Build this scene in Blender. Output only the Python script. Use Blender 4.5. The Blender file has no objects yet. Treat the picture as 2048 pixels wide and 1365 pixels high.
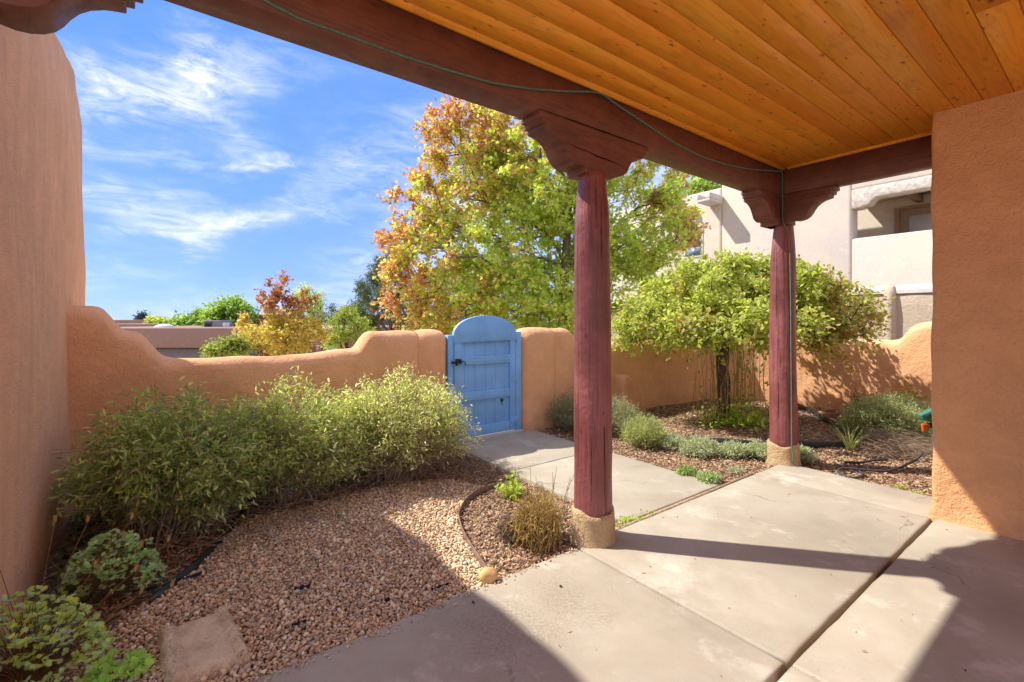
import bpy, math, random
import numpy as np
from mathutils import Vector
R = math.radians
random.seed(7)
rng = np.random.default_rng(11)
S = bpy.context.scene
COL = S.collection

# ------------------------------------------------------------------ camera
cam_d = bpy.data.cameras.new('camera'); cam = bpy.data.objects.new('camera', cam_d); COL.objects.link(cam)
S.camera = cam
EYE = 1.4
cam.location = (0, 0, EYE); cam.rotation_euler = (R(90), 0, 0)
cam_d.sensor_width = 36; cam_d.lens = 929/2048*36; cam_d.shift_y = -42.5/2048
cam_d.clip_start = 0.05; cam_d.clip_end = 3000

# ------------------------------------------------------------------ light
SUNV = Vector((-0.978, 0.204, 0)).normalized()*math.cos(R(49.4)) + Vector((0, 0, math.sin(R(49.4))))
sun_d = bpy.data.lights.new('sun', 'SUN'); sun = bpy.data.objects.new('sun', sun_d); COL.objects.link(sun)
sun.rotation_euler = (-SUNV).to_track_quat('-Z', 'Y').to_euler()
sun.location = (-20, 5, 30)
sun_d.energy = 2.0; sun_d.angle = R(0.7); sun_d.color = (1.0, 0.955, 0.89)
EXPOSURE = 1.8
S.view_settings.view_transform = 'Standard'; S.view_settings.look = 'None'
S.view_settings.exposure = EXPOSURE; S.view_settings.gamma = 1; S.view_settings.use_curve_mapping = False
S.render.engine = 'CYCLES'
S.cycles.max_bounces = 8; S.cycles.diffuse_bounces = 5; S.cycles.transparent_max_bounces = 8

# ------------------------------------------------------------------ node helpers
class NT:
    def __init__(s, nt): s.nt = nt
    def n(s, t, **k):
        nd = s.nt.nodes.new(t)
        for a, v in k.items():
            if a.startswith('i_'): nd.inputs[int(a[2:])].default_value = v
            else: setattr(nd, a, v)
        return nd
    def l(s, a, b): s.nt.links.new(a, b)
    def m(s, op, a, b=None, c=None, clamp=False):
        nd = s.nt.nodes.new('ShaderNodeMath'); nd.operation = op; nd.use_clamp = clamp
        for i, v in enumerate((a, b, c)):
            if v is None: continue
            if isinstance(v, (int, float)): nd.inputs[i].default_value = v
            else: s.l(v, nd.inputs[i])
        return nd.outputs[0]
    def ramp(s, f, stops, interp='LINEAR'):
        nd = s.nt.nodes.new('ShaderNodeValToRGB'); cr = nd.color_ramp; cr.interpolation = interp
        while len(cr.elements) < len(stops): cr.elements.new(0.5)
        for e, (p, c) in zip(cr.elements, stops):
            e.position = p
            e.color = (c, c, c, 1) if isinstance(c, (int, float)) else (*c, 1)
        s.l(f, nd.inputs[0]); return nd.outputs[0]
    def mix(s, f, a, b, blend='MIX'):
        nd = s.nt.nodes.new('ShaderNodeMix'); nd.data_type = 'RGBA'; nd.blend_type = blend
        for sk, v in ((nd.inputs[0], f), (nd.inputs[6], a), (nd.inputs[7], b)):
            if isinstance(v, (int, float)): sk.default_value = v
            elif isinstance(v, tuple): sk.default_value = (*v, 1) if len(v) == 3 else v
            else: s.l(v, sk)
        return nd.outputs[2]
    def noise(s, vec, scale, detail=4, rough=.55, dist=0):
        nd = s.nt.nodes.new('ShaderNodeTexNoise'); nd.inputs['Scale'].default_value = scale
        nd.inputs['Detail'].default_value = detail; nd.inputs['Roughness'].default_value = rough
        nd.inputs['Distortion'].default_value = dist
        if vec is not None: s.l(vec, nd.inputs['Vector'])
        return nd.outputs[0]
    def mapping(s, vec, scale=(1, 1, 1), rot=(0, 0, 0), loc=(0, 0, 0)):
        nd = s.nt.nodes.new('ShaderNodeMapping'); nd.inputs['Scale'].default_value = scale
        nd.inputs['Rotation'].default_value = rot; nd.inputs['Location'].default_value = loc
        s.l(vec, nd.inputs['Vector']); return nd.outputs[0]

def new_mat(name):
    m = bpy.data.materials.new(name); m.use_nodes = True
    t = NT(m.node_tree); b = m.node_tree.nodes['Principled BSDF']
    geo = t.n('ShaderNodeNewGeometry')
    return m, t, b, geo.outputs['Position']

def bump(t, b, h, strength, dist, prev=None):
    nd = t.n('ShaderNodeBump'); nd.inputs['Strength'].default_value = strength; nd.inputs['Distance'].default_value = dist
    t.l(h, nd.inputs['Height'])
    if prev is not None: t.l(prev, nd.inputs['Normal'])
    t.l(nd.outputs[0], b.inputs['Normal']); return nd.outputs[0]

def mul3(c, k): return tuple(min(1, v*k) for v in c)

def stucco(name, c, grain=95, strength=.55, dist=.006, vary=.16, stain=None, streak=False):
    m, t, b, P = new_mat(name)
    big = t.noise(P, .9, 4, .6); med = t.noise(P, 6, 4, .6)
    f = t.m('ADD', t.m('MULTIPLY', big, .6), t.m('MULTIPLY', med, .4))
    col = t.ramp(f, [(.3, mul3(c, 1-vary)), (.5, c), (.7, mul3(c, 1+vary))])
    if streak:
        st = t.noise(t.mapping(P, (9, 9, .55)), 1.0, 4, .6)
        col = t.mix(t.ramp(st, [(.45, 0.0), (.75, .45)]), col, mul3(c, .72))
    if stain: col = t.mix(t.ramp(t.noise(P, .55, 5, .6), [(.38, 0.0), (.6, 1.0)]), col, stain)
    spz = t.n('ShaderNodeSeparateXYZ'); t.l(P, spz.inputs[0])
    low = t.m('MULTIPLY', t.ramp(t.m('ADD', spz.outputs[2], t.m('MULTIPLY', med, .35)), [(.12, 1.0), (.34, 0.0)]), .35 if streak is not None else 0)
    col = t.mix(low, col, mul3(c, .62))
    dr = t.noise(t.mapping(P, (7, 7, .5)), 1.0, 5, .7)
    col = t.mix(t.ramp(dr, [(.56, 0.0), (.72, .28)]), col, mul3(c, .7))
    tro = t.noise(t.mapping(P, (1, 1, 2.2)), 3.2, 6, .75, .8)
    col = t.mix(t.ramp(tro, [(.54, 0.0), (.66, .35)]), col, tuple(min(.9, v*1.18+.03) for v in c))
    fine = t.noise(P, grain, 3, .65)
    col = t.mix(t.ramp(fine, [(.3, .22), (.5, 0.0)]), col, mul3(c, .55))
    t.l(col, b.inputs['Base Color']); b.inputs['Roughness'].default_value = .93
    b.inputs['Specular IOR Level'].default_value = .15
    h = t.m('ADD', t.m('MULTIPLY', fine, 1.0), t.m('MULTIPLY', t.noise(P, 16, 4, .6), 1.6))
    bump(t, b, h, strength, dist)
    return m

def simple(name, c, rough=.6, spec=.4, vary=.15, nscale=8, bumpk=0, metal=0):
    m, t, b, P = new_mat(name)
    col = t.ramp(t.noise(P, nscale, 5, .6), [(.3, mul3(c, 1-vary)), (.7, mul3(c, 1+vary))])
    t.l(col, b.inputs['Base Color']); b.inputs['Roughness'].default_value = rough
    b.inputs['Specular IOR Level'].default_value = spec; b.inputs['Metallic'].default_value = metal
    if bumpk: bump(t, b, t.noise(P, nscale*6, 4, .6), bumpk, .004)
    return m

def leafmat(name, trans=.4, rough=.45):
    m = bpy.data.materials.new(name); m.use_nodes = True; t = NT(m.node_tree)
    b = m.node_tree.nodes['Principled BSDF']; out = m.node_tree.nodes['Material Output']
    at = t.n('ShaderNodeAttribute'); at.attribute_name = 'tint'
    t.l(at.outputs['Color'], b.inputs['Base Color']); b.inputs['Roughness'].default_value = rough
    b.inputs['Specular IOR Level'].default_value = .3
    tr = t.n('ShaderNodeBsdfTranslucent')
    c2 = t.mix(1.0, at.outputs['Color'], (1.5, 1.5, .8), 'MULTIPLY')
    t.l(c2, tr.inputs['Color'])
    mx = t.n('ShaderNodeMixShader'); mx.inputs[0].default_value = trans
    t.l(b.outputs[0], mx.inputs[1]); t.l(tr.outputs[0], mx.inputs[2]); t.l(mx.outputs[0], out.inputs[0])
    return m

def tintmat(name, rough=.8, spec=.2, bumpscale=60, bumpk=.4):
    m, t, b, P = new_mat(name)
    at = t.n('ShaderNodeAttribute'); at.attribute_name = 'tint'
    n = t.noise(P, bumpscale, 4, .6)
    col = t.mix(t.ramp(n, [(.35, .35), (.6, 0.0)]), at.outputs['Color'], t.mix(1.0, at.outputs['Color'], (.5, .45, .4), 'MULTIPLY'))
    t.l(col, b.inputs['Base Color']); b.inputs['Roughness'].default_value = rough; b.inputs['Specular IOR Level'].default_value = spec
    bump(t, b, n, bumpk, .003)
    return m

# ------------------------------------------------------------------ world: sky with wispy clouds
wd = bpy.data.worlds.new('World'); S.world = wd; wd.use_nodes = True
t = NT(wd.node_tree); bg = wd.node_tree.nodes['Background']
sky = t.n('ShaderNodeTexSky'); sky.sky_type = 'NISHITA'; sky.sun_disc = False
sky.sun_elevation = R(49.4); sky.sun_rotation = math.atan2(SUNV.x, SUNV.y)
sky.altitude = 2100; sky.air_density = 1.0; sky.dust_density = .6; sky.ozone_density = 2.0
tc = t.n('ShaderNodeTexCoord'); D = tc.outputs['Generated']
sx = t.n('ShaderNodeSeparateXYZ'); t.l(D, sx.inputs[0])
az = t.m('ARCTAN2', sx.outputs[0], sx.outputs[1]); el = t.m('ARCSINE', sx.outputs[2], clamp=False)
ae = t.n('ShaderNodeCombineXYZ'); t.l(az, ae.inputs[0]); t.l(el, ae.inputs[1])
warp = t.noise(t.mapping(ae.outputs[0], (2.2, 5, 1)), 1.4, 5, .6)
warp2 = t.noise(t.mapping(ae.outputs[0], (2.2, 5, 1), loc=(5, 3, 1)), 1.4, 5, .6)
azw = t.m('ADD', az, t.m('MULTIPLY', t.m('SUBTRACT', warp, .5), .55))
elw = t.m('ADD', el, t.m('MULTIPLY', t.m('SUBTRACT', warp2, .5), .28))
tot = None
# wisps: azimuth, elevation, half sizes, tilt, density
def px2ae(px, py):
    x, z = (px-1024)/929, (640-py)/929
    return math.atan2(x, 1), math.atan2(z, math.hypot(x, 1))
for (px, py, ra, re, tilt, k) in [(370, 150, .19, .045, .30, 1.0), (430, 110, .14, .030, .5, .7), (300, 205, .13, .022, -.1, .8),
        (500, 322, .11, .016, .06, 1.0), (195, 285, .08, .020, -.1, .75), (250, 400, .17, .038, -.1, .95),
        (440, 455, .16, .020, .1, .85), (640, 380, .15, .026, .45, .6), (180, 520, .12, .02, 0, .55),
        (800, 520, .10, .08, 0, .55), (900, 420, .12, .14, .3, .8), (1080, 400, .25, .2, 0, 1.15), (360, 610, .3, .035, 0, .35),
        (700, 610, .3, .03, 0, .4), (410, 215, .08, .07, -.6, .6), (1350, 420, .25, .15, 0, .9)]:
    a0, e0 = px2ae(px, py)
    da = t.m('SUBTRACT', azw, a0); de = t.m('SUBTRACT', elw, e0)
    c_, s_ = math.cos(tilt), math.sin(tilt)
    u = t.m('DIVIDE', t.m('ADD', t.m('MULTIPLY', da, c_), t.m('MULTIPLY', de, s_)), ra)
    v = t.m('DIVIDE', t.m('SUBTRACT', t.m('MULTIPLY', de, c_), t.m('MULTIPLY', da, s_)), re)
    d2 = t.m('ADD', t.m('MULTIPLY', u, u), t.m('MULTIPLY', v, v))
    g = t.m('MULTIPLY', t.m('POWER', 2.718, t.m('MULTIPLY', d2, -1.0)), k*.8)
    tot = g if tot is None else t.m('ADD', tot, g)
# thicker cloud added overhead and behind the camera, unseen, to lift the ambient light
fill_cloud = t.ramp(t.noise(t.mapping(D, (1.5, 1.5, 4)), 1.7, 6, .6, .4), [(.30, .1), (.5, 1.5)])
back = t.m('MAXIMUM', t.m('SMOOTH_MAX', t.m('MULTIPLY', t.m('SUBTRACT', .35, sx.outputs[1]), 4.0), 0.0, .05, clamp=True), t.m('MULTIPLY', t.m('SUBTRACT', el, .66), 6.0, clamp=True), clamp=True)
tot = t.m('ADD', tot, t.m('MULTIPLY', fill_cloud, back))
fib = t.noise(t.mapping(ae.outputs[0], (4, 13, 1), rot=(0, 0, .18)), 2.3, 9, .66, 1.2)
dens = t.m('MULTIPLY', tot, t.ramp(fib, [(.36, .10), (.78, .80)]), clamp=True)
SKYC = sky.outputs[0]
hs = t.n('ShaderNodeHueSaturation'); hs.inputs['Saturation'].default_value = 1.12; hs.inputs['Value'].default_value = 1.0
t.l(SKYC, hs.inputs['Color'])
grad = t.ramp(el, [(0.0, (.56, .88, 2.15)), (.28, (.36, .76, 2.15)), (.75, (.23, .62, 2.1))])
skyc = t.mix(.88, t.mix(1.0, hs.outputs[0], (.5, .62, .86), 'MULTIPLY'), grad)
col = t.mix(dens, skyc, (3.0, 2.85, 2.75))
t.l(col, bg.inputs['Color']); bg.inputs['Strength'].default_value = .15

# ------------------------------------------------------------------ geometry helpers
A2 = np.array([.8, .6]); B2 = np.array([-.6, .8])
def W(a, b, z=0.0): return np.array([a*.8-b*.6, a*.6+b*.8, z])
def WA(p):
    p = np.asarray(p, float).reshape(-1, 3)
    return np.stack([p[:, 0]*.8-p[:, 1]*.6, p[:, 0]*.6+p[:, 1]*.8, p[:, 2]], 1)
def gnd(px, py, z=0.0):
    d = (EYE-z)*929/(py-640); return np.array([(px-1024)/929*d, d, z])
def at(px, py, Y): return np.array([(px-1024)/929*Y, Y, EYE-(py-640)/929*Y])

class MB:
    def __init__(s): s.v = []; s.f = {}; s.n = 0; s.t = {}
    def add(s, V, F, tint=None):
        V = np.asarray(V, float).reshape(-1, 3)
        if isinstance(F, np.ndarray): groups = {F.shape[1]: F}
        else:
            groups = {}
            for f in F: groups.setdefault(len(f), []).append(f)
            groups = {k: np.array(g, int) for k, g in groups.items()}
        for k, g in groups.items():
            s.f.setdefault(k, []).append(g+s.n)
            tt = np.ones((len(g), 4)) if tint is None else (np.tile([*tint, 1], (len(g), 1)) if np.ndim(tint) == 1 else np.c_[tint, np.ones(len(tint))])
            s.t.setdefault(k, []).append(tt)
        s.v.append(V); s.n += len(V); return s
    def box(s, a0, a1, b0, b1, z0, z1, frame='ab', tint=None):
        p = [(x, y, z) for z in (z0, z1) for x, y in ((a0, b0), (a1, b0), (a1, b1), (a0, b1))]
        p = WA(p) if frame == 'ab' else np.array(p, float)
        return s.add(p, [(3, 2, 1, 0), (4, 5, 6, 7), (0, 1, 5, 4), (1, 2, 6, 5), (2, 3, 7, 6), (3, 0, 4, 7)], tint)
    def tube(s, pts, rad, n=6, cap=True, tint=None):
        pts = np.asarray(pts, float); m = len(pts)
        rad = np.full(m, rad) if np.isscalar(rad) else np.asarray(rad, float)
        tg = np.gradient(pts, axis=0); tg /= np.linalg.norm(tg, axis=1)[:, None]+1e-9
        up = np.tile([0, 0, 1.], (m, 1)); up[np.abs(tg[:, 2]) > .9] = [1, 0, 0]
        u = np.cross(tg, up); u /= np.linalg.norm(u, axis=1)[:, None]+1e-9
        for i in range(1, m):
            q = u[i-1]-tg[i]*(u[i-1]@tg[i]); nq = np.linalg.norm(q)
            if nq > 1e-4: u[i] = q/nq
        w = np.cross(tg, u)
        an = np.arange(n)*2*np.pi/n
        V = (pts[:, None]+rad[:, None, None]*(np.cos(an)[None, :, None]*u[:, None]+np.sin(an)[None, :, None]*w[:, None])).reshape(-1, 3)
        F = [(i*n+j, i*n+(j+1) % n, (i+1)*n+(j+1) % n, (i+1)*n+j) for i in range(m-1) for j in range(n)]
        if cap: F += [tuple(range(n-1, -1, -1)), tuple((m-1)*n+j for j in range(n))]
        return s.add(V, F, tint)
    def prism(s, prof, tf0, tf1, tint=None):
        # extrude a closed profile (list of 2D) between two mappings
        n = len(prof); V = np.array([tf0(*p) for p in prof]+[tf1(*p) for p in prof])
        F = [(i, (i+1) % n, n+(i+1) % n, n+i) for i in range(n)]+[tuple(range(n-1, -1, -1)), tuple(range(n, 2*n))]
        return s.add(V, F, tint)
    def build(s, name, mat, parent=None, smooth=False, bevel=0, segs=2, tint=False, stuff=False, angle=None):
        V = np.concatenate(s.v); org = np.zeros(3)
        if parent is not None: org = WL[parent.name]
        V = V-org
        me = bpy.data.meshes.new(name); me.vertices.add(len(V)); me.vertices.foreach_set('co', V.astype(np.float32).ravel())
        loops = []; starts = []; tot = []; c = 0; tn = []
        for k, gs in s.f.items():
            g = np.concatenate(gs); loops.append(g.ravel()); starts.append(c+np.arange(len(g))*k); tot.append(np.full(len(g), k)); c += g.size
            tn.append(np.concatenate(s.t[k]))
        loops = np.concatenate(loops); starts = np.concatenate(starts); tn = np.concatenate(tn)
        me.loops.add(len(loops)); me.loops.foreach_set('vertex_index', loops.astype(np.int32))
        me.polygons.add(len(starts)); me.polygons.foreach_set('loop_start', starts.astype(np.int32))
        me.polygons.foreach_set('loop_total', np.concatenate(tot).astype(np.int32))
        if smooth: me.polygons.foreach_set('use_smooth', np.ones(len(starts), bool))
        me.update(calc_edges=True)
        if tint:
            at_ = me.attributes.new('tint', 'FLOAT_COLOR', 'FACE'); at_.data.foreach_set('color', tn.astype(np.float32).ravel())
        if mat: me.materials.append(mat)
        o = bpy.data.objects.new(name, me); COL.objects.link(o)
        WL[o.name] = org
        if parent is not None: o.parent = parent
        if bevel:
            bm_ = o.modifiers.new('bevel', 'BEVEL'); bm_.width = bevel; bm_.segments = segs; bm_.limit_method = 'ANGLE'; bm_.angle_limit = R(35)
        if stuff: o['kind'] = 'stuff'
        return o
WL = {}
def thing(name, label, cat, loc=(0, 0, 0), group=None):
    o = bpy.data.objects.new(name, None); COL.objects.link(o); o.location = loc; o.empty_display_size = .2
    o['label'] = label; o['category'] = cat
    if group: o['group'] = group
    WL[o.name] = np.asarray(loc, float); return o
def tag(o, label=None, cat=None, kind=None, group=None):
    if label: o['label'] = label
    if cat: o['category'] = cat
    if kind: o['kind'] = kind
    if group: o['group'] = group
    return o
def sub(par, name, mb, mat, **k):
    o = mb.build(name, mat, par, **k); return o

def unit(v): return v/(np.linalg.norm(v, axis=-1, keepdims=True)+1e-9)
def rdir(n): return unit(rng.normal(size=(n, 3)))

# leaf templates: x across, y along, z up ; triangles
def T_diamond(w=.5): return (np.array([(0, 0, 0), (w/2, .45, .06), (0, 1, -.04), (-w/2, .45, .06)]), np.array([(0, 1, 2), (0, 2, 3)]))
def T_lance(w=.2, droop=.22):
    V = [(0, 0, 0), (w/2, .35, .03-.1*droop), (-w/2, .35, .03-.1*droop), (0, .35, -.02-.1*droop), (w*.38, .7, -.45*droop), (-w*.38, .7, -.45*droop), (0, .7, -.04-.45*droop), (0, 1, -droop)]
    return (np.array(V), np.array([(0, 1, 3), (0, 3, 2), (1, 4, 6), (1, 6, 3), (3, 6, 5), (3, 5, 2), (4, 7, 6), (6, 7, 5)]))
def T_oval(w=.6):
    V = [(0, 0, 0), (w*.42, .28, .07), (w*.46, .6, .07), (0, 1, -.06), (-w*.46, .6, .07), (-w*.42, .28, .07), (0, .5, 0)]
    return (np.array(V), np.array([(0, 1, 6), (1, 2, 6), (2, 3, 6), (3, 4, 6), (4, 5, 6), (5, 0, 6)]))
def T_maple():
    V = [(0, 0, 0), (.34, .16, .05), (.28, .36, .03), (.52, .55, -.04), (.2, .62, .04), (0, 1.05, -.08), (-.2, .62, .04), (-.52, .55, -.04), (-.28, .36, .03), (-.34, .16, .05), (0, .42, .06)]
    return (np.array(V), np.array([(0, 1, 10), (1, 2, 10), (2, 3, 4), (2, 4, 10), (4, 5, 6), (4, 6, 10), (6, 7, 8), (6, 8, 10), (8, 9, 10), (9, 0, 10)]))
def T_fan():
    # columbine leaflet: fan with three notched lobes
    V = [(0, 0, 0), (.30, .35, .05), (.52, .62, .0), (.34, .66, .05), (.30, .92, -.02), (.13, .74, .05), (0, 1.0, -.03), (-.13, .74, .05), (-.30, .92, -.02), (-.34, .66, .05), (-.52, .62, 0), (-.30, .35, .05)]
    return (np.array(V), np.array([(0, i, i+1) for i in range(1, 11)]))
def T_needle(w=.08): return (np.array([(-w/2, 0, 0), (w/2, 0, 0), (0, 1, 0)]), np.array([(0, 1, 2)]))
def T_strip(w=.1, bend=.3):
    V = []; 
    for i, y in enumerate((0, .33, .66, 1)):
        ww = w*(1-.85*y**2)/2; V += [(-ww, y, -bend*y*y), (ww, y, -bend*y*y)]
    return (np.array(V), np.array([(0, 1, 3), (0, 3, 2), (2, 3, 5), (2, 5, 4), (4, 5, 7), (4, 7, 6)]))

def add_leaves(mb, P, Dr, size, tmpl, tints, updir=None, roll=.6):
    P = np.asarray(P); n = len(P); TV, TF = tmpl
    y = unit(np.asarray(Dr)); up = np.tile([0, 0, 1.], (n, 1)) if updir is None else updir
    up = up+rng.normal(size=(n, 3))*roll
    x = unit(np.cross(y, up)); z = np.cross(x, y)
    size = np.broadcast_to(size, (n,))
    V = P[:, None]+size[:, None, None]*(TV[None, :, 0, None]*x[:, None]+TV[None, :, 1, None]*y[:, None]+TV[None, :, 2, None]*z[:, None])
    F = (TF[None]+(np.arange(n)*len(TV))[:, None, None]).reshape(-1, 3)
    tt = np.repeat(tints, len(TF), axis=0)
    mb.add(V.reshape(-1, 3), F, tt)

LEAFK = 1.0
def palette(cols, n, jit=.12):
    cols = np.array(cols, float); i = rng.integers(0, len(cols), n)
    f = rng.uniform(0, 1, (n, 1)); j = rng.integers(0, len(cols), n)
    c = cols[i]*(1-f*.5)+cols[j]*f*.5
    return np.clip(c*LEAFK*(1+rng.normal(size=(n, 1))*jit), .005, .95)

# ------------------------------------------------------------------ materials
M = {}
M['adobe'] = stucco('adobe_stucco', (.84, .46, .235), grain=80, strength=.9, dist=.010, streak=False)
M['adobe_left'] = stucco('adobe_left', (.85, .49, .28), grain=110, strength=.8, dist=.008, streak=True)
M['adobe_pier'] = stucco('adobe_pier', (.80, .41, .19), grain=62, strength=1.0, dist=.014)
M['white'] = stucco('pale_stucco', (.70, .60, .46), grain=30, strength=.25, vary=.06, stain=(.62, .55, .48))
M['tan'] = stucco('tan_stucco', (.52, .43, .31), grain=35, strength=.6, dist=.012, vary=.07)
M['tan_cap'] = stucco('tan_cap', (.58, .54, .50), grain=35, strength=.3, vary=.05)
M['brown'] = stucco('brown_stucco', (.32, .20, .15), grain=10, strength=.2, vary=.08)
M['brown2'] = stucco('redbrown_stucco', (.30, .15, .10), grain=10, strength=.2, vary=.08)
M['tanroof'] = simple('gravel_roof', (.45, .38, .28), .9)
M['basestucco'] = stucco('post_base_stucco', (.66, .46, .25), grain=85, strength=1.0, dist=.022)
M['grey'] = simple('grey_shade', (.20, .19, .20), .8)

def concrete():
    m, t, b, P = new_mat('concrete')
    big = t.noise(P, 1.3, 6, .62, .4); med = t.noise(P, 7, 6, .65)
    col = t.ramp(big, [(.3, (.355, .31, .225)), (.5, (.42, .372, .282)), (.72, (.495, .445, .345))])
    col = t.mix(t.ramp(med, [(.42, .35), (.6, 0.0)]), col, (.42, .34, .25))
    # damp dirty patch and fine pitting
    sp = t.ramp(t.noise(P, 95, 2, .7), [(.28, .75), (.36, 0.0)])
    dirt = t.ramp(t.noise(P, 1.5, 6, .65), [(.50, 0.0), (.66, 1.0)])
    col = t.mix(t.m('MULTIPLY', sp, t.m('ADD', dirt, .15)), col, (.16, .12, .09))
    col = t.mix(t.m('MULTIPLY', dirt, .42), col, (.29, .25, .19))
    gp_ = gnd(1010, 1255); st_ = t.n('ShaderNodeVectorMath'); st_.operation = 'DISTANCE'; t.l(P, st_.inputs[0]); st_.inputs[1].default_value = (gp_[0], gp_[1], 0)
    gp2 = gnd(1120, 1200); st2 = t.n('ShaderNodeVectorMath'); st2.operation = 'DISTANCE'; t.l(P, st2.inputs[0]); st2.inputs[1].default_value = (gp2[0], gp2[1], 0)
    dd_ = t.m('ADD', t.m('MINIMUM', st_.outputs['Value'], t.m('ADD', st2.outputs['Value'], .05)), t.m('MULTIPLY', t.m('SUBTRACT', t.noise(P, 6, 6, .7), .5), .55))
    sm_ = t.ramp(dd_, [(.12, 1.0), (.42, 0.0)])
    col = t.mix(t.m('MULTIPLY', sm_, t.ramp(t.noise(P, 70, 3, .7), [(.40, .75), (.56, .28)])), col, (.25, .20, .14))
    # joint grime : darker brown band along the long joint (own shape, follows the joint)
    sep = t.n('ShaderNodeSeparateXYZ'); t.l(P, sep.inputs[0])
    bb = t.m('ADD', t.m('MULTIPLY', sep.outputs[0], -.6), t.m('MULTIPLY', sep.outputs[1], .8))
    d = t.m('ABSOLUTE', t.m('SUBTRACT', bb, .842))
    g = t.m('MULTIPLY', t.ramp(d, [(0.0, 1.0), (.03, 0.0)]), t.ramp(t.noise(P, 5, 4, .6), [(.3, .55), (.6, 1.0)]))
    col = t.mix(t.m('MULTIPLY', g, .75), col, (.26, .17, .10))
    aa = t.m('ADD', t.m('MULTIPLY', sep.outputs[0], .8), t.m('MULTIPLY', sep.outputs[1], .6))
    d2 = t.m('ABSOLUTE', t.m('SUBTRACT', aa, 2.06))
    g2 = t.m('MULTIPLY', t.ramp(d2, [(0.0, 1.0), (.035, 0.0)]), t.ramp(t.noise(P, 9, 4, .6), [(.35, .2), (.65, 1.0)]))
    col = t.mix(t.m('MULTIPLY', g2, .45), col, (.30, .26, .20))
    crk = t.n('ShaderNodeTexVoronoi'); crk.feature = 'DISTANCE_TO_EDGE'; crk.inputs['Scale'].default_value = 1.0
    wv = t.n('ShaderNodeVectorMath'); wv.operation = 'ADD'; t.l(t.mapping(P, (.42, .42, .1)), wv.inputs[0])
    nz = t.n('ShaderNodeTexNoise'); nz.inputs['Scale'].default_value = 6; nz.inputs['Detail'].default_value = 6; t.l(P, nz.inputs['Vector'])
    sc_ = t.n('ShaderNodeVectorMath'); sc_.operation = 'SCALE'; sc_.inputs['Scale'].default_value = .12; t.l(nz.outputs['Color'], sc_.inputs[0]); t.l(sc_.outputs[0], wv.inputs[1]); t.l(wv.outputs[0], crk.inputs['Vector'])
    ck = t.m('MULTIPLY', t.ramp(crk.outputs['Distance'], [(0.0, .8), (.0022, 0.0)]), t.ramp(t.noise(P, 2.1, 3, .5), [(.50, 0.0), (.60, 1.0)]))
    col = t.mix(ck, col, (.20, .15, .10))
    pale = t.ramp(t.noise(t.mapping(P, (1, 1, 1), loc=(7, 3, 0)), 2.6, 6, .7), [(.56, 0.0), (.66, .35)])
    col = t.mix(pale, col, (.72, .66, .56))
    # brown scuffs
    sc = t.ramp(t.noise(t.mapping(P, (3, 12, 1), rot=(0, 0, 2.3)), 4, 3, .7), [(.70, 0.0), (.76, .35)])
    col = t.mix(sc, col, (.36, .27, .18))
    t.l(col, b.inputs['Base Color']); b.inputs['Roughness'].default_value = .82; b.inputs['Specular IOR Level'].default_value = .25
    bump(t, b, t.m('ADD', t.noise(P, 60, 5, .7), t.m('MULTIPLY', t.noise(P, 5, 4, .6), 1.5)), .25, .006)
    return m
M['concrete'] = concrete()

def paint(name, c, rough=.42):
    m, t, b, P = new_mat(name)
    tcx = t.n('ShaderNodeTexCoord')
    g = t.noise(t.mapping(P, (4, 4, 55)), 1.0, 6, .65, .8)
    col = t.ramp(t.noise(P, 5, 6, .6), [(.3, mul3(c, .8)), (.5, c), (.72, mul3(c, 1.25))])
    col = t.mix(t.ramp(g, [(.36, .6), (.52, 0.0)]), col, mul3(c, .5))
    col = t.mix(t.ramp(t.noise(P, 2.6, 6, .7), [(.55, 0.0), (.7, .4)]), col, mul3(c, 1.6))
    t.l(col, b.inputs['Base Color'])
    t.l(t.ramp(t.noise(P, 18, 3, .6), [(.3, rough-.06), (.7, rough+.14)]), b.inputs['Roughness'])
    b.inputs['Specular IOR Level'].default_value = .45
    bump(t, b, t.m('ADD', g, t.m('MULTIPLY', t.noise(P, 40, 4, .6), .4)), .28, .006)
    return m
M['beam'] = paint('maroon_beam', (.175, .062, .042), .5)

def postmat():
    m, t, b, P = new_mat('maroon_post')
    c = (.255, .075, .068)
    g = t.noise(t.mapping(P, (45, 45, 1.6)), 1.0, 5, .6, .5)
    big = t.noise(P, 3.2, 5, .6)
    col = t.ramp(big, [(.3, (.17, .048, .042)), (.5, c), (.72, (.34, .12, .11))])
    col = t.mix(t.ramp(g, [(.34, .7), (.48, 0.0)]), col, (.08, .022, .02))
    kn = t.n('ShaderNodeTexVoronoi'); kn.inputs['Scale'].default_value = 1.0; t.l(t.mapping(P, (7, 7, 4.2)), kn.inputs['Vector'])
    col = t.mix(t.ramp(kn.outputs['Distance'], [(.0, .85), (.05, .6), (.09, 0.0)]), col, (.07, .02, .018))
    col = t.mix(t.ramp(t.noise(t.mapping(P, (1, 1, .4)), 55, 2, .5), [(.70, 0.0), (.76, .5)]), col, (.42, .22, .2))
    t.l(col, b.inputs['Base Color'])
    t.l(t.ramp(big, [(.3, .33), (.7, .48)]), b.inputs['Roughness'])
    b.inputs['Specular IOR Level'].default_value = .5
    bump(t, b, t.m('ADD', t.m('MULTIPLY', g, .9), t.noise(P, 9, 4, .6)), .7, .018)
    return m
M['post'] = postmat()
M['crack'] = simple('dark_crack', (.012, .006, .006), .9, .1)

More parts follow.
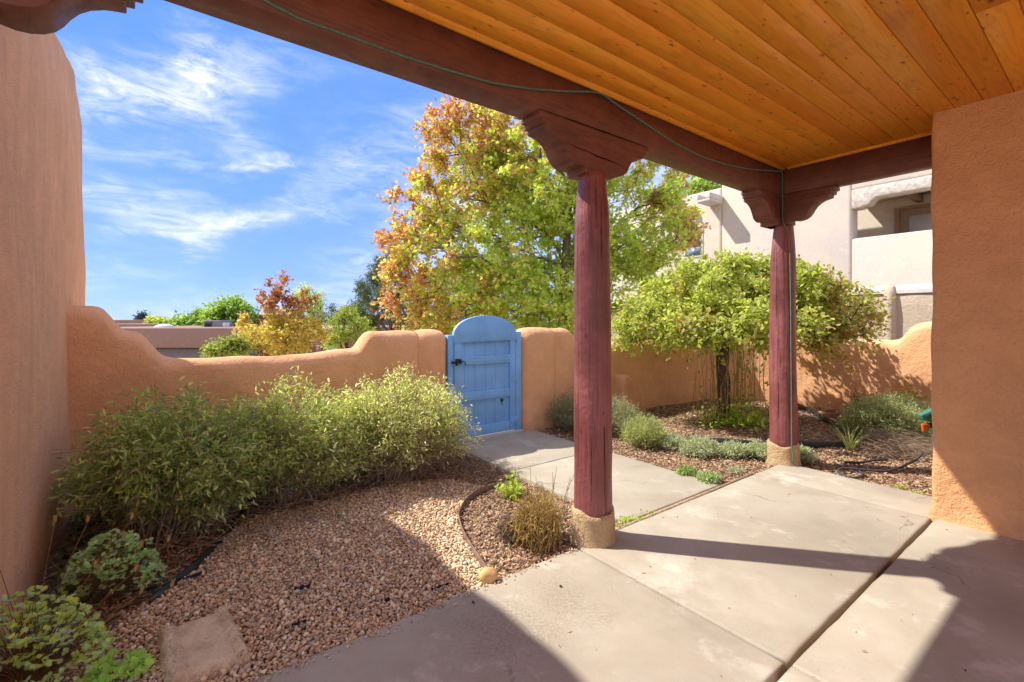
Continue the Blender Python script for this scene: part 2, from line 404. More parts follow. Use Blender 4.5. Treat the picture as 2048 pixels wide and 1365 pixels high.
def pine():
    m, t, b, P = new_mat('honey_pine')
    oi = t.n('ShaderNodeObjectInfo'); rnd = oi.outputs['Random']
    off = t.n('ShaderNodeCombineXYZ'); t.l(t.m('MULTIPLY', rnd, 37.0), off.inputs[0]); t.l(t.m('MULTIPLY', rnd, 91.0), off.inputs[2])
    va = t.n('ShaderNodeVectorMath'); va.operation = 'ADD'
    rp = t.mapping(P, rot=(0, 0, -R(36.87)))
    t.l(rp, va.inputs[0]); t.l(off.outputs[0], va.inputs[1]); Q = va.outputs[0]
    wood = t.noise(t.mapping(Q, (.9, 9, 4)), 1.0, 3, .5, .5)
    rings = t.m('SINE', t.m('MULTIPLY', wood, 58.0))
    fine = t.noise(t.mapping(Q, (3, 110, 30)), 1.0, 4, .6)
    base = t.ramp(t.noise(t.mapping(Q, (.7, 2.5, 1)), 1.0, 5, .6), [(.28, (.92, .28, .016)), (.5, (.98, .38, .028)), (.72, (.98, .48, .05))])
    col = t.mix(t.ramp(rings, [(.2, 0.0), (.95, .30)]), base, (.62, .20, .02))
    col = t.mix(t.ramp(fine, [(.35, .22), (.5, 0.0)]), col, (.60, .2, .02))
    tone = t.m('ADD', .93, t.m('MULTIPLY', rnd, .14))
    tv = t.n('ShaderNodeCombineXYZ'); [t.l(tone, tv.inputs[i]) for i in range(3)]
    col = t.mix(1.0, col, tv.outputs[0], 'MULTIPLY')
    vo = t.n('ShaderNodeTexVoronoi'); vo.inputs['Scale'].default_value = 1.0; vo.inputs['Randomness'].default_value = 1
    t.l(t.mapping(Q, (4.4, 10.5, .01)), vo.inputs['Vector'])
    k = t.ramp(vo.outputs['Distance'], [(.0, 1.0), (.045, .9), (.09, .3), (.18, 0.0)])
    col = t.mix(k, col, (.12, .035, .01))
    vo2 = t.n('ShaderNodeTexVoronoi'); vo2.inputs['Scale'].default_value = 1.0
    t.l(t.mapping(Q, (9, 26, .01), loc=(3, 1, 0)), vo2.inputs['Vector'])
    k2 = t.ramp(vo2.outputs['Distance'], [(.0, .9), (.09, .7), (.17, 0.0)])
    col = t.mix(t.m('MULTIPLY', k2, t.ramp(t.noise(Q, 2.2, 2, .5), [(.38, 0.0), (.5, 1.0)])), col, (.22, .06, .01))
    # old water stain towards the corner
    st = t.ramp(t.noise(t.mapping(Q, (1.6, 3.0, 1)), 1.0, 6, .65), [(.58, 0.0), (.70, .5)])
    col = t.mix(st, col, (.5, .13, .012))
    # darker varnish along the outermost boards
    t.l(col, b.inputs['Base Color']); b.inputs['Roughness'].default_value = .38; b.inputs['Specular IOR Level'].default_value = .4
    bump(t, b, t.m('ADD', t.m('MULTIPLY', rings, .3), fine), .12, .002)
    return m
M['pine'] = pine()

def bluepaint():
    m, t, b, P = new_mat('gate_blue_paint')
    c = (.20, .46, .82)
    col = t.ramp(t.noise(P, 4, 5, .6), [(.3, mul3(c, .88)), (.7, mul3(c, 1.12))])
    gr = t.noise(t.mapping(P, (70, 70, 3)), 1, 4, .6)
    col = t.mix(t.ramp(gr, [(.3, .22), (.48, 0.0)]), col, mul3(c, .6))
    t.l(col, b.inputs['Base Color']); b.inputs['Roughness'].default_value = .55
    bump(t, b, gr, .3, .004); return m
M['blue'] = bluepaint()
M['iron'] = simple('black_iron', (.03, .022, .018), .5, .5, .4, 60, .5)
M['rust'] = simple('rusty_edging', (.22, .13, .09), .7, .3, .5, 25, .4)
M['plastic_dk'] = simple('dark_green_edging', (.018, .030, .024), .5, .4, .3)
M['hose'] = simple('grey_hose', (.055, .055, .065), .55, .4, .3, 30, .3)
M['fabric'] = simple('weed_fabric', (.02, .022, .035), .9, .1, .3, 40, .6)
M['cord'] = simple('green_cord', (.12, .20, .15), .6, .3, .3, 60)
M['bark'] = simple('bark', (.12, .085, .065), .95, .1, .5, 25, 1.0)
M['barkgrey'] = simple('grey_bark', (.20, .16, .13), .95, .1, .4, 25, 1.0)
M['twig'] = simple('dry_twig', (.36, .26, .17), .9, .1, .4, 30)
M['stem_y'] = simple('straw_stem', (.42, .27, .09), .8, .2, .4, 30)
M['stem_r'] = simple('reddish_stem', (.22, .12, .05), .7, .2, .4, 30)
M['leaf'] = leafmat('leaf', .5)
M['leafd'] = leafmat('leaf_thick', .22)
M['needle'] = leafmat('needle', .08, .7)
M['stonechip'] = tintmat('gravel_stone', .75, .3, 140, .3)
M['mulchchip'] = tintmat('mulch_chip', .95, .1, 90, .5)
M['white_paint'] = simple('white_paint', (.7, .68, .64), .6)
M['whitewash'] = simple('weathered_whitewash', (.58, .52, .44), .85, .2, .3, 9, .5)
M['doorwood'] = simple('door_wood', (.30, .19, .12), .6, .3)
M['ac_grey'] = simple('ac_grey', (.22, .22, .22), .5)
M['toolgreen'] = simple('green_plastic', (.05, .20, .13), .4, .5, .1)
M['orange'] = simple('orange_plastic', (.75, .16, .02), .4, .5, .1)
M['bag'] = simple('plastic_bag', (.6, .6, .62), .35, .5, .1, 20, .8)

def glassmat():
    m, t, b, P = new_mat('window_glass')
    col = t.ramp(t.noise(P, 2.5, 3, .5), [(.3, (.10, .16, .24)), (.7, (.22, .30, .38))])
    t.l(col, b.inputs['Base Color']); b.inputs['Roughness'].default_value = .08; b.inputs['Specular IOR Level'].default_value = .8
    return m
M['glass'] = glassmat()

def flagstone():
    m, t, b, P = new_mat('flagstone')
    col = t.ramp(t.noise(P, 9, 6, .65), [(.3, (.62, .42, .23)), (.5, (.82, .61, .37)), (.7, (.90, .72, .48))])
    sp = t.ramp(t.noise(P, 120, 1, .5), [(.72, 0.0), (.76, .8)])
    col = t.mix(sp, col, (.7, .62, .5))
    sp2 = t.ramp(t.noise(P, 60, 1, .5), [(.25, .9), (.28, 0.0)])
    col = t.mix(sp2, col, (.1, .06, .04))
    t.l(col, b.inputs['Base Color']); b.inputs['Roughness'].default_value = .9
    bump(t, b, t.m('ADD', t.noise(P, 90, 4, .6), t.m('MULTIPLY', t.noise(P, 22, 5, .7), 2.5)), 1.0, .012)
    return m
M['flag'] = flagstone()
M['rock'] = simple('yellow_sandstone', (.68, .42, .17), .9, .15, .2, 20, .9)
M['brick'] = simple('brick_chunk', (.45, .22, .13), .9, .15, .2, 20, .9)

def soil(name, c1, c2, sc=40):
    m, t, b, P = new_mat(name)
    n = t.noise(P, sc, 6, .7); n2 = t.noise(P, 1.5, 4, .6)
    col = t.ramp(t.m('ADD', t.m('MULTIPLY', n, .75), t.m('MULTIPLY', n2, .25)), [(.35, c1), (.6, c2)])
    t.l(col, b.inputs['Base Color']); b.inputs['Roughness'].default_value = .97; b.inputs['Specular IOR Level'].default_value = .1
    bump(t, b, n, .9, .02); return m
M['soil'] = soil('garden_soil', (.14, .085, .055), (.30, .20, .13))
M['bed'] = soil('gravel_base', (.30, .17, .09), (.5, .32, .19), 70)
M['terrain'] = soil('dry_ground', (.36, .27, .18), (.46, .36, .25), 1.5)

# ------------------------------------------------------------------ ground
def grid_ground():
    c = np.sign(np.linspace(-1, 1, 81))*(np.abs(np.linspace(-1, 1, 81))**4)*1500
    X, Y = np.meshgrid(c+3, c+5)
    a = X*.8+Y*.6; b = -X*.6+Y*.8
    d = np.maximum(np.maximum(b-5.2, 0), 0)
    drop = 3.2*np.clip(d/14, 0, 1)**1.0
    Z = -.09-drop-.0*X
    V = np.stack([X, Y, Z], -1).reshape(-1, 3); n = 81
    F = np.array([(i*n+j, i*n+j+1, (i+1)*n+j+1, (i+1)*n+j) for i in range(n-1) for j in range(n-1)])
    mb = MB(); mb.add(V, F); return mb.build('terrain', M['terrain'], smooth=True)
tag(grid_ground(), kind='structure')

def inpoly(P, poly):
    x, y = P[:, 0], P[:, 1]; ins = np.zeros(len(P), bool); n = len(poly); j = n-1
    for i in range(n):
        xi, yi = poly[i]; xj, yj = poly[j]
        c = ((yi > y) != (yj > y)) & (x < (xj-xi)*(y-yi)/(yj-yi+1e-12)+xi); ins ^= c; j = i
    return ins

GZ = -.035
def gh(a, b):   # garden surface height
    return GZ + .012*np.sin(a*3.1+1)*np.cos(b*2.7) + .05*np.exp(-(((a-6.1)/1.4)**2+((b-3.4)/1.0)**2)) + .035*np.clip((b-3.2)/1.2, 0, 1)*np.clip((2.4-a)/.4, 0, 1)
na, nb = 150, 110
ga = np.linspace(-.9, 11.0, na); gb = np.linspace(-2.4, 4.9, nb)
GA, GB = np.meshgrid(ga, gb)
slab_zone = (GB < 2.02) & (GA < 4.85) & (GA > -1)
Zg = gh(GA, GB); Zg[slab_zone] = -.06
path_zone = (GA > 2.60) & (GA < 3.76) & (GB > 1.9); Zg[path_zone] = -.05
V = WA(np.stack([GA, GB, Zg], -1).reshape(-1, 3))
F = np.array([(i*na+j, i*na+j+1, (i+1)*na+j+1, (i+1)*na+j) for i in range(nb-1) for j in range(na-1)])
mb = MB(); mb.add(V, F); tag(mb.build('ground', M['soil'], smooth=True), kind='structure')

# ------------------------------------------------------------------ patio and path slabs
def slab_mb(a0, a1, b0, b1, z1, z0=-.12, wob=.0):
    # top subdivided edges slightly uneven
    mb = MB(); na_, nb_ = max(2, int((a1-a0)/.12)), max(2, int((b1-b0)/.12))
    ring = [(a0+(a1-a0)*i/na_, b0) for i in range(na_)]+[(a1, b0+(b1-b0)*i/nb_) for i in range(nb_)]+[(a1-(a1-a0)*i/na_, b1) for i in range(na_)]+[(a0, b1-(b1-b0)*i/nb_) for i in range(nb_)]
    ring = np.array(ring); ca = np.array([(a0+a1)/2, (b0+b1)/2])
    w = np.array([(math.sin(p[0]*9.1+p[1]*7.7)+math.sin(p[0]*21+p[1]*17)) for p in ring])*wob
    d = ring-ca; d = np.sign(d)*(np.abs(d) > np.array([(a1-a0)/2, (b1-b0)/2])*.999)
    ring = ring+d*w[:, None]
    n = len(ring)
    def lay(off, z): 
        r2 = ring-d*off; return WA(np.c_[r2, np.full(n, z)])
    L = [lay(0, z0), lay(0, z1-.012), lay(.0035, z1-.0035), lay(.012, z1)]
    V = np.concatenate(L); F = []
    for k in range(3):
        for i in range(n):
            j = (i+1) % n; F.append((k*n+i, k*n+j, (k+1)*n+j, (k+1)*n+i))
    F.append(tuple(3*n+i for i in range(n)))
    mb.add(V, F); return mb
patio = thing('concrete_patio', 'pale concrete patio floor under the wooden porch ceiling', 'patio', tuple(W(2, 1, -.1)))
patio['kind'] = 'structure'; del patio['category']
for (a0, a1, b0, b1, z) in [(-1.6, 2.030, .848, 2.052, .0), (2.042, 4.334, .848, 2.052, .002), (4.338, 4.872, .848, 2.052, .001),
                            (-1.6, 2.030, -3.2, .828, .004), (2.042, 4.356, -3.2, .828, .003)]:
    sub(patio, 'slab', slab_mb(a0, a1, b0, b1, z, wob=.0016), M['concrete'])
sub(patio, 'slab', slab_mb(4.36, 4.872, .3, .844, .0, wob=.0016), M['concrete'])
path = thing('garden_path', 'short concrete path from the patio to the blue gate', 'path', tuple(W(3.2, 3.3, -.1)))
path['kind'] = 'structure'; del path['category']
for (a0, a1, b0, b1, z) in [(2.575, 3.80, 2.105, 3.455, -.004), (2.575, 3.79, 3.467, 4.60, -.006)]:
    sub(path, 'slab', slab_mb(a0, a1, b0, b1, z, wob=.002), M['concrete'])
mb = MB(); mb.box(2.55, 3.64, 4.602, 4.80, -.12, .018); sub(path, 'threshold', mb, M['tan_cap'], bevel=.01)
mb = MB(); mb.box(2.45, 4.3, 2.064, 2.090, -.05, -.004); tag(mb.build('joint_board', M['twig']), 'weathered wooden board in the joint between patio and path', 'board')

# ------------------------------------------------------------------ adobe walls
def adobe(path, T, r=None, zb=-.3, seed=0, endround=(True, True), amp=.012):
    """path: (a,b,height) ; swept wall with soft rounded top, hand-formed unevenness"""
    pts = np.array(path, float)
    # resample
    d = np.r_[0, np.cumsum(np.linalg.norm(np.diff(pts[:, :3], axis=0), axis=1))]
    n = max(8, int(d[-1]/.035)); s = np.linspace(0, d[-1], n)
    P = np.stack([np.interp(s, d, pts[:, k]) for k in range(3)], 1)
    # smooth
    P[1:-1] = (P[:-2]+2*P[1:-1]+P[2:])/4
    r = T/2 if r is None else r
    tg = np.gradient(P[:, :2], axis=0); tg /= np.linalg.norm(tg, axis=1)[:, None]+1e-9
    nrm = np.stack([-tg[:, 1], tg[:, 0]], 1)
    rows = []
    L = d[-1]; hl = np.r_[0, np.cumsum(np.linalg.norm(np.diff(P[:, :2], axis=0), axis=1))]; HL = hl[-1]
    for i in range(n):
        e = 1.0; R_ = T*.45
        if endround[0] and hl[i] < R_: e = math.sqrt(max(0, 1-(1-hl[i]/R_)**2))
        if endround[1] and HL-hl[i] < R_: e = min(e, math.sqrt(max(0, 1-(1-(HL-hl[i])/R_)**2)))
        w = T/2*(.25+.75*e); h = P[i, 2]-(1-e)*r*.5
        sec = []
        zs = np.linspace(zb, h-r, 12)
        for z in zs: sec.append((-w*(1+.06*(1-(z-zb)/(h-zb))), z))
        for k in range(1, 8):
            an = math.pi*(1-k/8); sec.append((w*math.cos(an), h-r+r*math.sin(an)))
        for z in zs[::-1]: sec.append((w*(1+.06*(1-(z-zb)/(h-zb))), z))
        for u, z in sec:
            a = P[i, 0]+nrm[i, 0]*u; b = P[i, 1]+nrm[i, 1]*u
            k = amp*(math.sin(a*3.7+b*2.1+z*3+seed)+.7*math.sin(a*7.3-b*6.1+z*5.2+seed*2)+.4*math.sin(a*15+z*13+b*14+seed))
            rows.append((a+nrm[i, 0]*k*np.sign(u), b+nrm[i, 1]*k*np.sign(u), z+(k*.6 if z > h-r*1.2 else 0)))
    m = len(rows)//n; V = WA(rows)
    F = [(i*m+j, (i+1)*m+j, (i+1)*m+j+1, i*m+j+1) for i in range(n-1) for j in range(m-1)]
    F += [tuple(range(m)), tuple((n-1)*m+j for j in range(m-1, -1, -1))]
    mb = MB(); mb.add(V, F); return mb
wl = thing('courtyard_wall', 'orange adobe garden wall left of the blue gate, stepping down behind the bushes', 'wall', tuple(W(1, 4.72, 0)))
sub(wl, 'wall', adobe([(-.75, 4.74, 1.50), (-.40, 4.74, 1.50), (-.375, 4.74, 1.49), (-.27, 4.74, 1.33), (-.24, 4.74, 1.31), (-.165, 4.74, 1.305), (-.135, 4.74, 1.28), (-.02, 4.74, 1.115), (.02, 4.74, 1.09), (.12, 4.74, 1.075), (.7, 4.74, 1.075), (1.2, 4.74, 1.09), (1.53, 4.74, 1.10), (1.57, 4.74, 1.13), (1.66, 4.74, 1.27), (1.70, 4.74, 1.285), (2.2, 4.74, 1.28)], .27, .11, seed=1, endround=(False, False)), M['adobe'], smooth=True)
sub(wl, 'pier', adobe([(2.13, 4.74, 1.285), (2.3, 4.74, 1.29), (2.565, 4.74, 1.285)], .35, .12, seed=3, amp=.006), M['adobe'], smooth=True)
wr = thing('courtyard_wall', 'orange adobe garden wall curving round behind the weeping tree, right of the gate', 'wall', tuple(W(5, 4.72, 0)))
sub(wr, 'pier', adobe([(3.625, 4.74, 1.285), (3.9, 4.74, 1.30), (4.22, 4.74, 1.295)], .35, .12, seed=5, amp=.006), M['adobe'], smooth=True)
sub(wr, 'wall', adobe([(4.12, 4.74, 1.29), (4.42, 4.74, 1.285), (4.5, 4.74, 1.24), (4.64, 4.74, 1.12), (4.8, 4.74, 1.08), (5.6, 4.74, 1.06), (6.4, 4.76, 1.06), (7.1, 4.78, 1.07), (7.7, 4.70, 1.07), (8.2, 4.45, 1.08), (8.5, 4.05, 1.09), (8.65, 3.5, 1.09), (8.71, 2.9, 1.09), (8.73, 2.5, 1.10), (8.74, 2.12, 1.10), (8.74, 2.04, 1.13), (8.74, 1.92, 1.31), (8.74, 1.80, 1.37), (8.74, 1.6, 1.39), (8.74, -1, 1.40)], .27, .11, seed=8, endround=(False, False)), M['adobe'], smooth=True)
# low buttress against the wall foot, seen right of the first post
mb = MB(); mb.prism([(5.35, -.2), (6.0, -.2), (5.90, .05), (5.66, .48), (5.52, .58), (5.35, .60)], lambda a, z: W(a, 4.42, z), lambda a, z: W(a, 4.66, z))
sub(wr, 'buttress', mb, M['adobe'], bevel=.07, segs=5, smooth=True)

# ------------------------------------------------------------------ left house
lh = thing('adobe_house', 'tall pinkish adobe house wall with rounded parapet at the left', 'house', tuple(W(-.8, 3, 0)))
hp = [(-.80, 2.32, 3.36), (-.80, 4.2, 3.38), (-.80, 4.6, 3.42), (-.80, 5.0, 3.42), (-.80, 5.25, 3.34), (-.80, 5.42, 3.15), (-.80, 5.52, 2.85), (-.80, 5.60, 2.5)]
sub(lh, 'wall', adobe(hp, .5, .12, zb=-3.4, seed=12, endround=(False, True), amp=.010), M['adobe_left'], smooth=True)
mb = MB(); mb.box(-6, -.9, 2.4, 5.3, -3.4, 3.15); sub(lh, 'body', mb, M['adobe_left'])

# ------------------------------------------------------------------ right pier of the own house, back wall, porch roof
hh = thing('adobe_house', 'orange adobe house corner with coarse stucco closing the porch at the right', 'house', tuple(W(4.5, 0, 0)))
def pier(a0, a1, b0, b1, z0, z1, r=.035):
    mb = MB(); n = 6; ring = []
    for (ca, cb, s0) in ((a1-r, b1-r, 0), (a0+r, b1-r, 90), (a0+r, b0+r, 180), (a1-r, b0+r, 270)):
        for k in range(n+1):
            an = R(s0+90*k/n); ring.append((ca+r*math.cos(an), cb+r*math.sin(an)))
    m = len(ring); zs = np.linspace(z0, z1, 40); V = []
    for z in zs:
        for (a, b) in ring:
            k = .004*(math.sin(z*5+b*3)+.8*math.sin(z*13+b*11+1))+(.02*max(0, (.12-z)/.12)**2 if z < .12 else 0)
            V.append((a-k, b+k*.9, z))
    F = [(i*m+j, i*m+(j+1) % m, (i+1)*m+(j+1) % m, (i+1)*m+j) for i in range(len(zs)-1) for j in range(m)]
    mb.add(WA(V), F); return mb
sub(hh, 'wall', pier(4.358, 4.95, -2.6, .855, -.1, 2.86), M['adobe_pier'], smooth=True)
mb = MB(); mb.box(4.36, 6.5, -6, .3, -.1, 3.6); sub(hh, 'body', mb, M['adobe_pier'])

ZC, ZB_ = 2.86, 2.613
BI, BO = 2.04, 2.217
# ceiling of tongue and groove boards
ce = thing('porch_ceiling', 'honey coloured pine board ceiling of the porch', 'ceiling', tuple(W(2, 0, ZC)))
w = .1405; b = BI-.045; k = 0
while b > -2.2:
    b0 = b-w; e0 = -1.15
    ch = .0032
    prof = [(b0+.0012, ZC+.02), (b0+.0012, ZC+ch), (b0+ch+.001, ZC), (b-ch-.001, ZC), (b-.0012, ZC+ch), (b-.0012, ZC+.02)]
    cuts = [e0, 4.79]
    if k == 11: cuts.insert(1, 3.1)
    for c0, c1 in zip(cuts[:-1], cuts[1:]):
        mb = MB(); mb.prism(prof, lambda q, z, c=c0: W(c+.001, q, z), lambda q, z, c=c1: W(c-.001, q, z))
        sub(ce, 'plank', mb, M['pine'])
    b = b0; k += 1
for kk in (0,):
    mb = MB(); mb.prism([(BI+.002, ZC-.012), (BI-.018, ZC-.016), (BI-.030, ZC-.004), (BI-.043, ZC+.001), (BI-.043, ZC+.02), (BI+.002, ZC+.02)], lambda q, z: W(-1.15, q, z), lambda q, z: W(4.80, q, z))
    sub(ce, 'trim', mb, M['pine'])
    mb = MB(); mb.prism([(4.812, ZC-.012), (4.792, ZC-.016), (4.782, ZC-.004), (4.770, ZC-.002), (4.770, ZC+.015), (4.812, ZC+.02)], lambda q, z: W(q, .86, z), lambda q, z: W(q, 1.985, z))
    sub(ce, 'trim', mb, M['pine'])
mb = MB(); mb.box(-1.18, 4.955, -2.5, 2.21, ZC+.022, ZC+.32); rf = mb.build('porch_roof', M['adobe'])
tag(rf, 'flat roof deck lying on the porch beams above the pine boards', 'roof')

def beam_mb(f, L0, L1, c0, c1, seed):
    """long timber with slight unevenness; f(u, c, z) -> world"""
    mb = MB(); n = 40; m = 16; V = []
    rr = .008
    for i in range(n+1):
        u = L0+(L1-L0)*i/n
        w1 = .003*math.sin(u*2.3+seed)+.002*math.sin(u*6.1+seed*2)
        sec = [(c0+rr, ZB_), (c1-rr, ZB_), (c1, ZB_+rr), (c1, ZC+.02), (c0, ZC+.02), (c0, ZB_+rr)]
        for j, (c, z) in enumerate(sec): V.append(f(u, c+w1*(1 if j in (2, 3, 1) else -1), z+(w1 if j < 3 or j == 5 else 0)))
    k = 6
    F = [(i*k+j, i*k+(j+1) % k, (i+1)*k+(j+1) % k, (i+1)*k+j) for i in range(n) for j in range(k)]+[tuple(range(k-1, -1, -1)), tuple(n*k+j for j in range(k))]
    mb.add(np.array(V), F); return mb
bA = beam_mb(lambda u, c, z: W(u, c, z), -1.2, 4.962, BI, BO, 1).build('porch_beam', M['beam'])
tag(bA, 'long dark maroon beam crossing the sky from top left to the corner post', 'beam')
bB = beam_mb(lambda u, c, z: W(c, u, z), .86, 2.036, 4.812, 4.96, 4).build('porch_beam', M['beam'])
tag(bB, 'short dark maroon beam from the corner post to the right house wall', 'beam')

CP = [(.50, 0), (.50, -.032), (.476, -.034), (.476, -.062), (.452, -.064), (.452, -.088), (.425, -.092), (.39, -.10), (.355, -.116), (.325, -.140), (.302, -.17), (.285, -.20),
      (.265, -.225), (.238, -.243), (.205, -.253), (.17, -.255), (.145, -.25), (.125, -.246), (.125, -.287)]
def corbel_prof(both=True):
    right = CP; left = [(-x, z) for x, z in CP[::-1]] if both else [(-.10, -.287), (-.10, 0)]
    return right+left
def corbel(f, c0, c1, both=True):
    prof = corbel_prof(both); n = len(prof); mb = MB()
    # side faces as a fan of quads: split into top strip pairs for clean shading
    V = [f(u, c0, ZB_-.002+z) for u, z in prof]+[f(u, c1, ZB_-.002+z) for u, z in prof]
    F = [(i, (i+1) % n, n+(i+1) % n, n+i) for i in range(n)]+[tuple(range(n-1, -1, -1)), tuple(range(n, 2*n))]
    mb.add(np.array(V), F); return mb
def shaft(cx_, cy_, r0, z0, z1, seed, lean=0):
    mb = MB(); n = 28; zs = np.concatenate([np.linspace(z0, z1-.35, 26), np.linspace(z1-.33, z1, 12)]); V = []
    for z in zs:
        t_ = (z-z0)/(z1-z0); r = r0*(1-.10*t_)
        if z > z1-.38: q = (z-(z1-.38))/.38; r *= 1-.22*q**1.6
        ox = .010*math.sin(z*2.1+seed)*t_; oy = .008*math.cos(z*1.7+seed)
        for k in range(n):
            an = 2*math.pi*k/n
            rr = r*(1+.026*math.sin(2*an+z*1.1+seed)+.018*math.sin(3*an-z*2.3+seed)+.012*math.sin(5*an+z*5+seed)+.010*math.sin(4*an-z*9+seed*3)+.006*math.sin(7*an+z*17))
            V.append((cx_+ox+rr*math.cos(an), cy_+oy+rr*math.sin(an), z))
    F = [(i*n+k, i*n+(k+1) % n, (i+1)*n+(k+1) % n, (i+1)*n+k) for i in range(len(zs)-1) for k in range(n)]
    F += [tuple(range(n-1, -1, -1)), tuple((len(zs)-1)*n+k for k in range(n))]
    mb.add(np.array(V), F); return mb
def postbase(cx_, cy_, r, h, seed):
    mb = MB(); n = 32; zs = np.array([-.05, 0, .012, .03, .06, .1, .14, h-.02, h-.006, h, h+.004, h-.004]); V = []
    rs = np.array([1.09, 1.09, 1.07, 1.03, 1.01, 1.0, .99, .99, .97, .93, .88, .80])*r
    for z, rr in zip(zs, rs):
        for k in range(n):
            an = 2*math.pi*k/n
            q = 1+.02*math.sin(2*an+seed)+.012*math.sin(5*an+z*20+seed)+.008*math.sin(9*an-z*31)
            V.append((cx_+rr*q*math.cos(an), cy_+rr*q*math.sin(an), z+(.014*math.sin(an*2+seed)+.006*math.sin(5*an+seed) if z > h-.05 else 0)))
    F = [(i*n+k, i*n+(k+1) % n, (i+1)*n+(k+1) % n, (i+1)*n+k) for i in range(len(zs)-1) for k in range(n)]
    F.append(tuple((len(zs)-1)*n+k for k in range(n)))
    mb.add(np.array(V), F); return mb
def crack(mb, pts, w0, nrm):
    """thin tapering dark split lying 1 mm proud of the timber"""
    pts = np.array(pts); n = len(pts)
    tg = unit(np.gradient(pts, axis=0)); sd = unit(np.cross(tg, nrm)); ww = w0*np.sin(np.linspace(.12, math.pi-.12, n))*(1+.4*np.sin(np.arange(n)*2.3))
    V = np.concatenate([pts+sd*ww[:, None]/2+nrm*.0016, pts-sd*ww[:, None]/2+nrm*.0016])
    mb.add(V, [(i, i+1, n+i+1, n+i) for i in range(n-1)])
ztop = ZB_-.287
def make_post(label, ca, cb, arms, base_ab, r, seed):
    w0 = W(base_ab[0], base_ab[1], 0)
    p = thing('porch_post', label, 'post', tuple(w0), group='maroon porch posts')
    sub(p, 'shaft', shaft(w0[0], w0[1], r, .14, ztop+.003, seed), M['post'], smooth=True)
    sub(p, 'stucco_base', postbase(w0[0], w0[1], r*1.14, .19, seed), M['basestucco'], smooth=True)
    for arm in arms:
        if arm == 'A': sub(p, 'corbel', corbel(lambda u, c, z: W(ca+u, c, z), BI+.001, BO-.001), M['beam'], bevel=.004)
        if arm == 'Ah': sub(p, 'corbel', corbel(lambda u, c, z: W(ca-u, c, z), BI+.001, BO-.001, False), M['beam'], bevel=.004)
        if arm == 'Bh': sub(p, 'corbel', corbel(lambda u, c, z: W(c, cb-u, z), 4.813, 4.959, False), M['beam'], bevel=.004)
    return p
p1 = make_post('maroon log post in the middle with a double scrolled corbel and stucco foot', 2.23, 0, ['A'], (2.205, 2.075), .120, 1.0)
p2 = make_post('maroon log corner post before the weeping tree, cord running down it', 4.87, 2.10, ['Ah', 'Bh'], (4.885, 2.06), .121, 2.6)
p3 = make_post('maroon log post at the left edge, only its scrolled corbel in view', -.56, 0, ['A'], (-.62, 2.13), .118, 4.2)
# drying cracks
mb = MB(); wpt = W(2.205, 2.075, 0)
tocam = unit(np.array([-wpt[0], -wpt[1], 0]))
sd = np.array([tocam[1], -tocam[0], 0])
def on_post(c, ang, z, r): 
    d = tocam*math.cos(ang)-sd*math.sin(ang); return c+d*r+np.array([0, 0, z])
for (ang, z0, z1, w_) in ((.62, .22, 1.75, .007), (.45, 1.72, 2.2, .004), (-.1, .25, .95, .0035), (.3, .9, 1.6, .003), (-.55, 1.1, 1.5, .002), (.15, 1.95, 2.3, .003)):
    zz = np.linspace(z0, z1, 14)
    pts = [on_post(wpt, ang+.03*math.sin(z*4), z, .121*(1-.10*(z-.14)/2.2)) for z in zz]
    dn = unit(tocam*math.cos(ang)-sd*math.sin(ang)); crack(mb, pts, w_, dn)
sub(p1, 'crack', mb, M['crack'])
mb = MB(); wpt2 = W(4.885, 2.06, 0)
tc2 = unit(np.array([-wpt2[0], -wpt2[1], 0])); tocam = tc2; sd = np.array([tocam[1], -tocam[0], 0])
for (ang, z0, z1, w_) in ((-.35, .25, 1.2, .006), (.1, .7, .95, .004), (-.5, 1.3, 1.9, .004)):
    zz = np.linspace(z0, z1, 12); pts = [on_post(wpt2, ang+.03*math.sin(z*4), z, .122*(1-.10*(z-.14)/2.2)) for z in zz]
    crack(mb, pts, w_, unit(tocam*math.cos(ang)-sd*math.sin(ang)))
sub(p2, 'crack', mb, M['crack'])
mb = MB()
cr = [(1.95, 2.468), (2.03, 2.455), (2.12, 2.452), (2.2, 2.440), (2.3, 2.438), (2.42, 2.425), (2.52, 2.412)]
crack(mb, [W(a, BI, z) for a, z in cr], .007, -W(0, 1))
crack(mb, [W(a, BI+.001, ZB_-.001) for a in np.linspace(1.73, 2.72, 12)], .008, -W(0, 1))
sub(p1, 'crack', mb, M['crack'])

# cord clipped to the beam and down the corner post
mb = MB()
cordpx = [(467, -40), (527, 0), (600, 38), (700, 73), (800, 110), (900, 142), (985, 166), (1060, 178), (1130, 183), (1190, 184), (1206, 189), (1240, 214), (1290, 247), (1350, 287), (1400, 312), (1450, 329), (1500, 339), (1545, 342), (1568, 341)]
pts = []
for (x, y) in cordpx:
    rx = (x-1024)/929; tt = (BI-.008)/(-.6*rx+.8); pts.append([rx*tt, tt, EYE-(y-640)/929*tt])
pts[-1] = list(W(4.800, BI-.010, 2.84))
pts += [list(W(4.797, BI-.010, 2.7)), list(W(4.797, BI-.014, 2.5)), list(W(4.797, BI-.014, 2.36)), list(W(4.80, 1.965, 2.2)), list(W(4.80, 1.955, 1.6)), list(W(4.80, 1.95, .9)), list(W(4.795, 1.945, .22)), list(W(4.80, 1.93, .02))]
P = np.array(pts); s = np.r_[0, np.cumsum(np.linalg.norm(np.diff(P, axis=0), axis=1))]
q = np.linspace(0, s[-1], 160); P = np.stack([np.interp(q, s, P[:, k]) for k in range(3)], 1)
mb.tube(P, .0062, 6)
tag(mb.build('cord', M['cord'], smooth=True), 'thin green cord sagging along the maroon beam and down the corner post', 'cord')

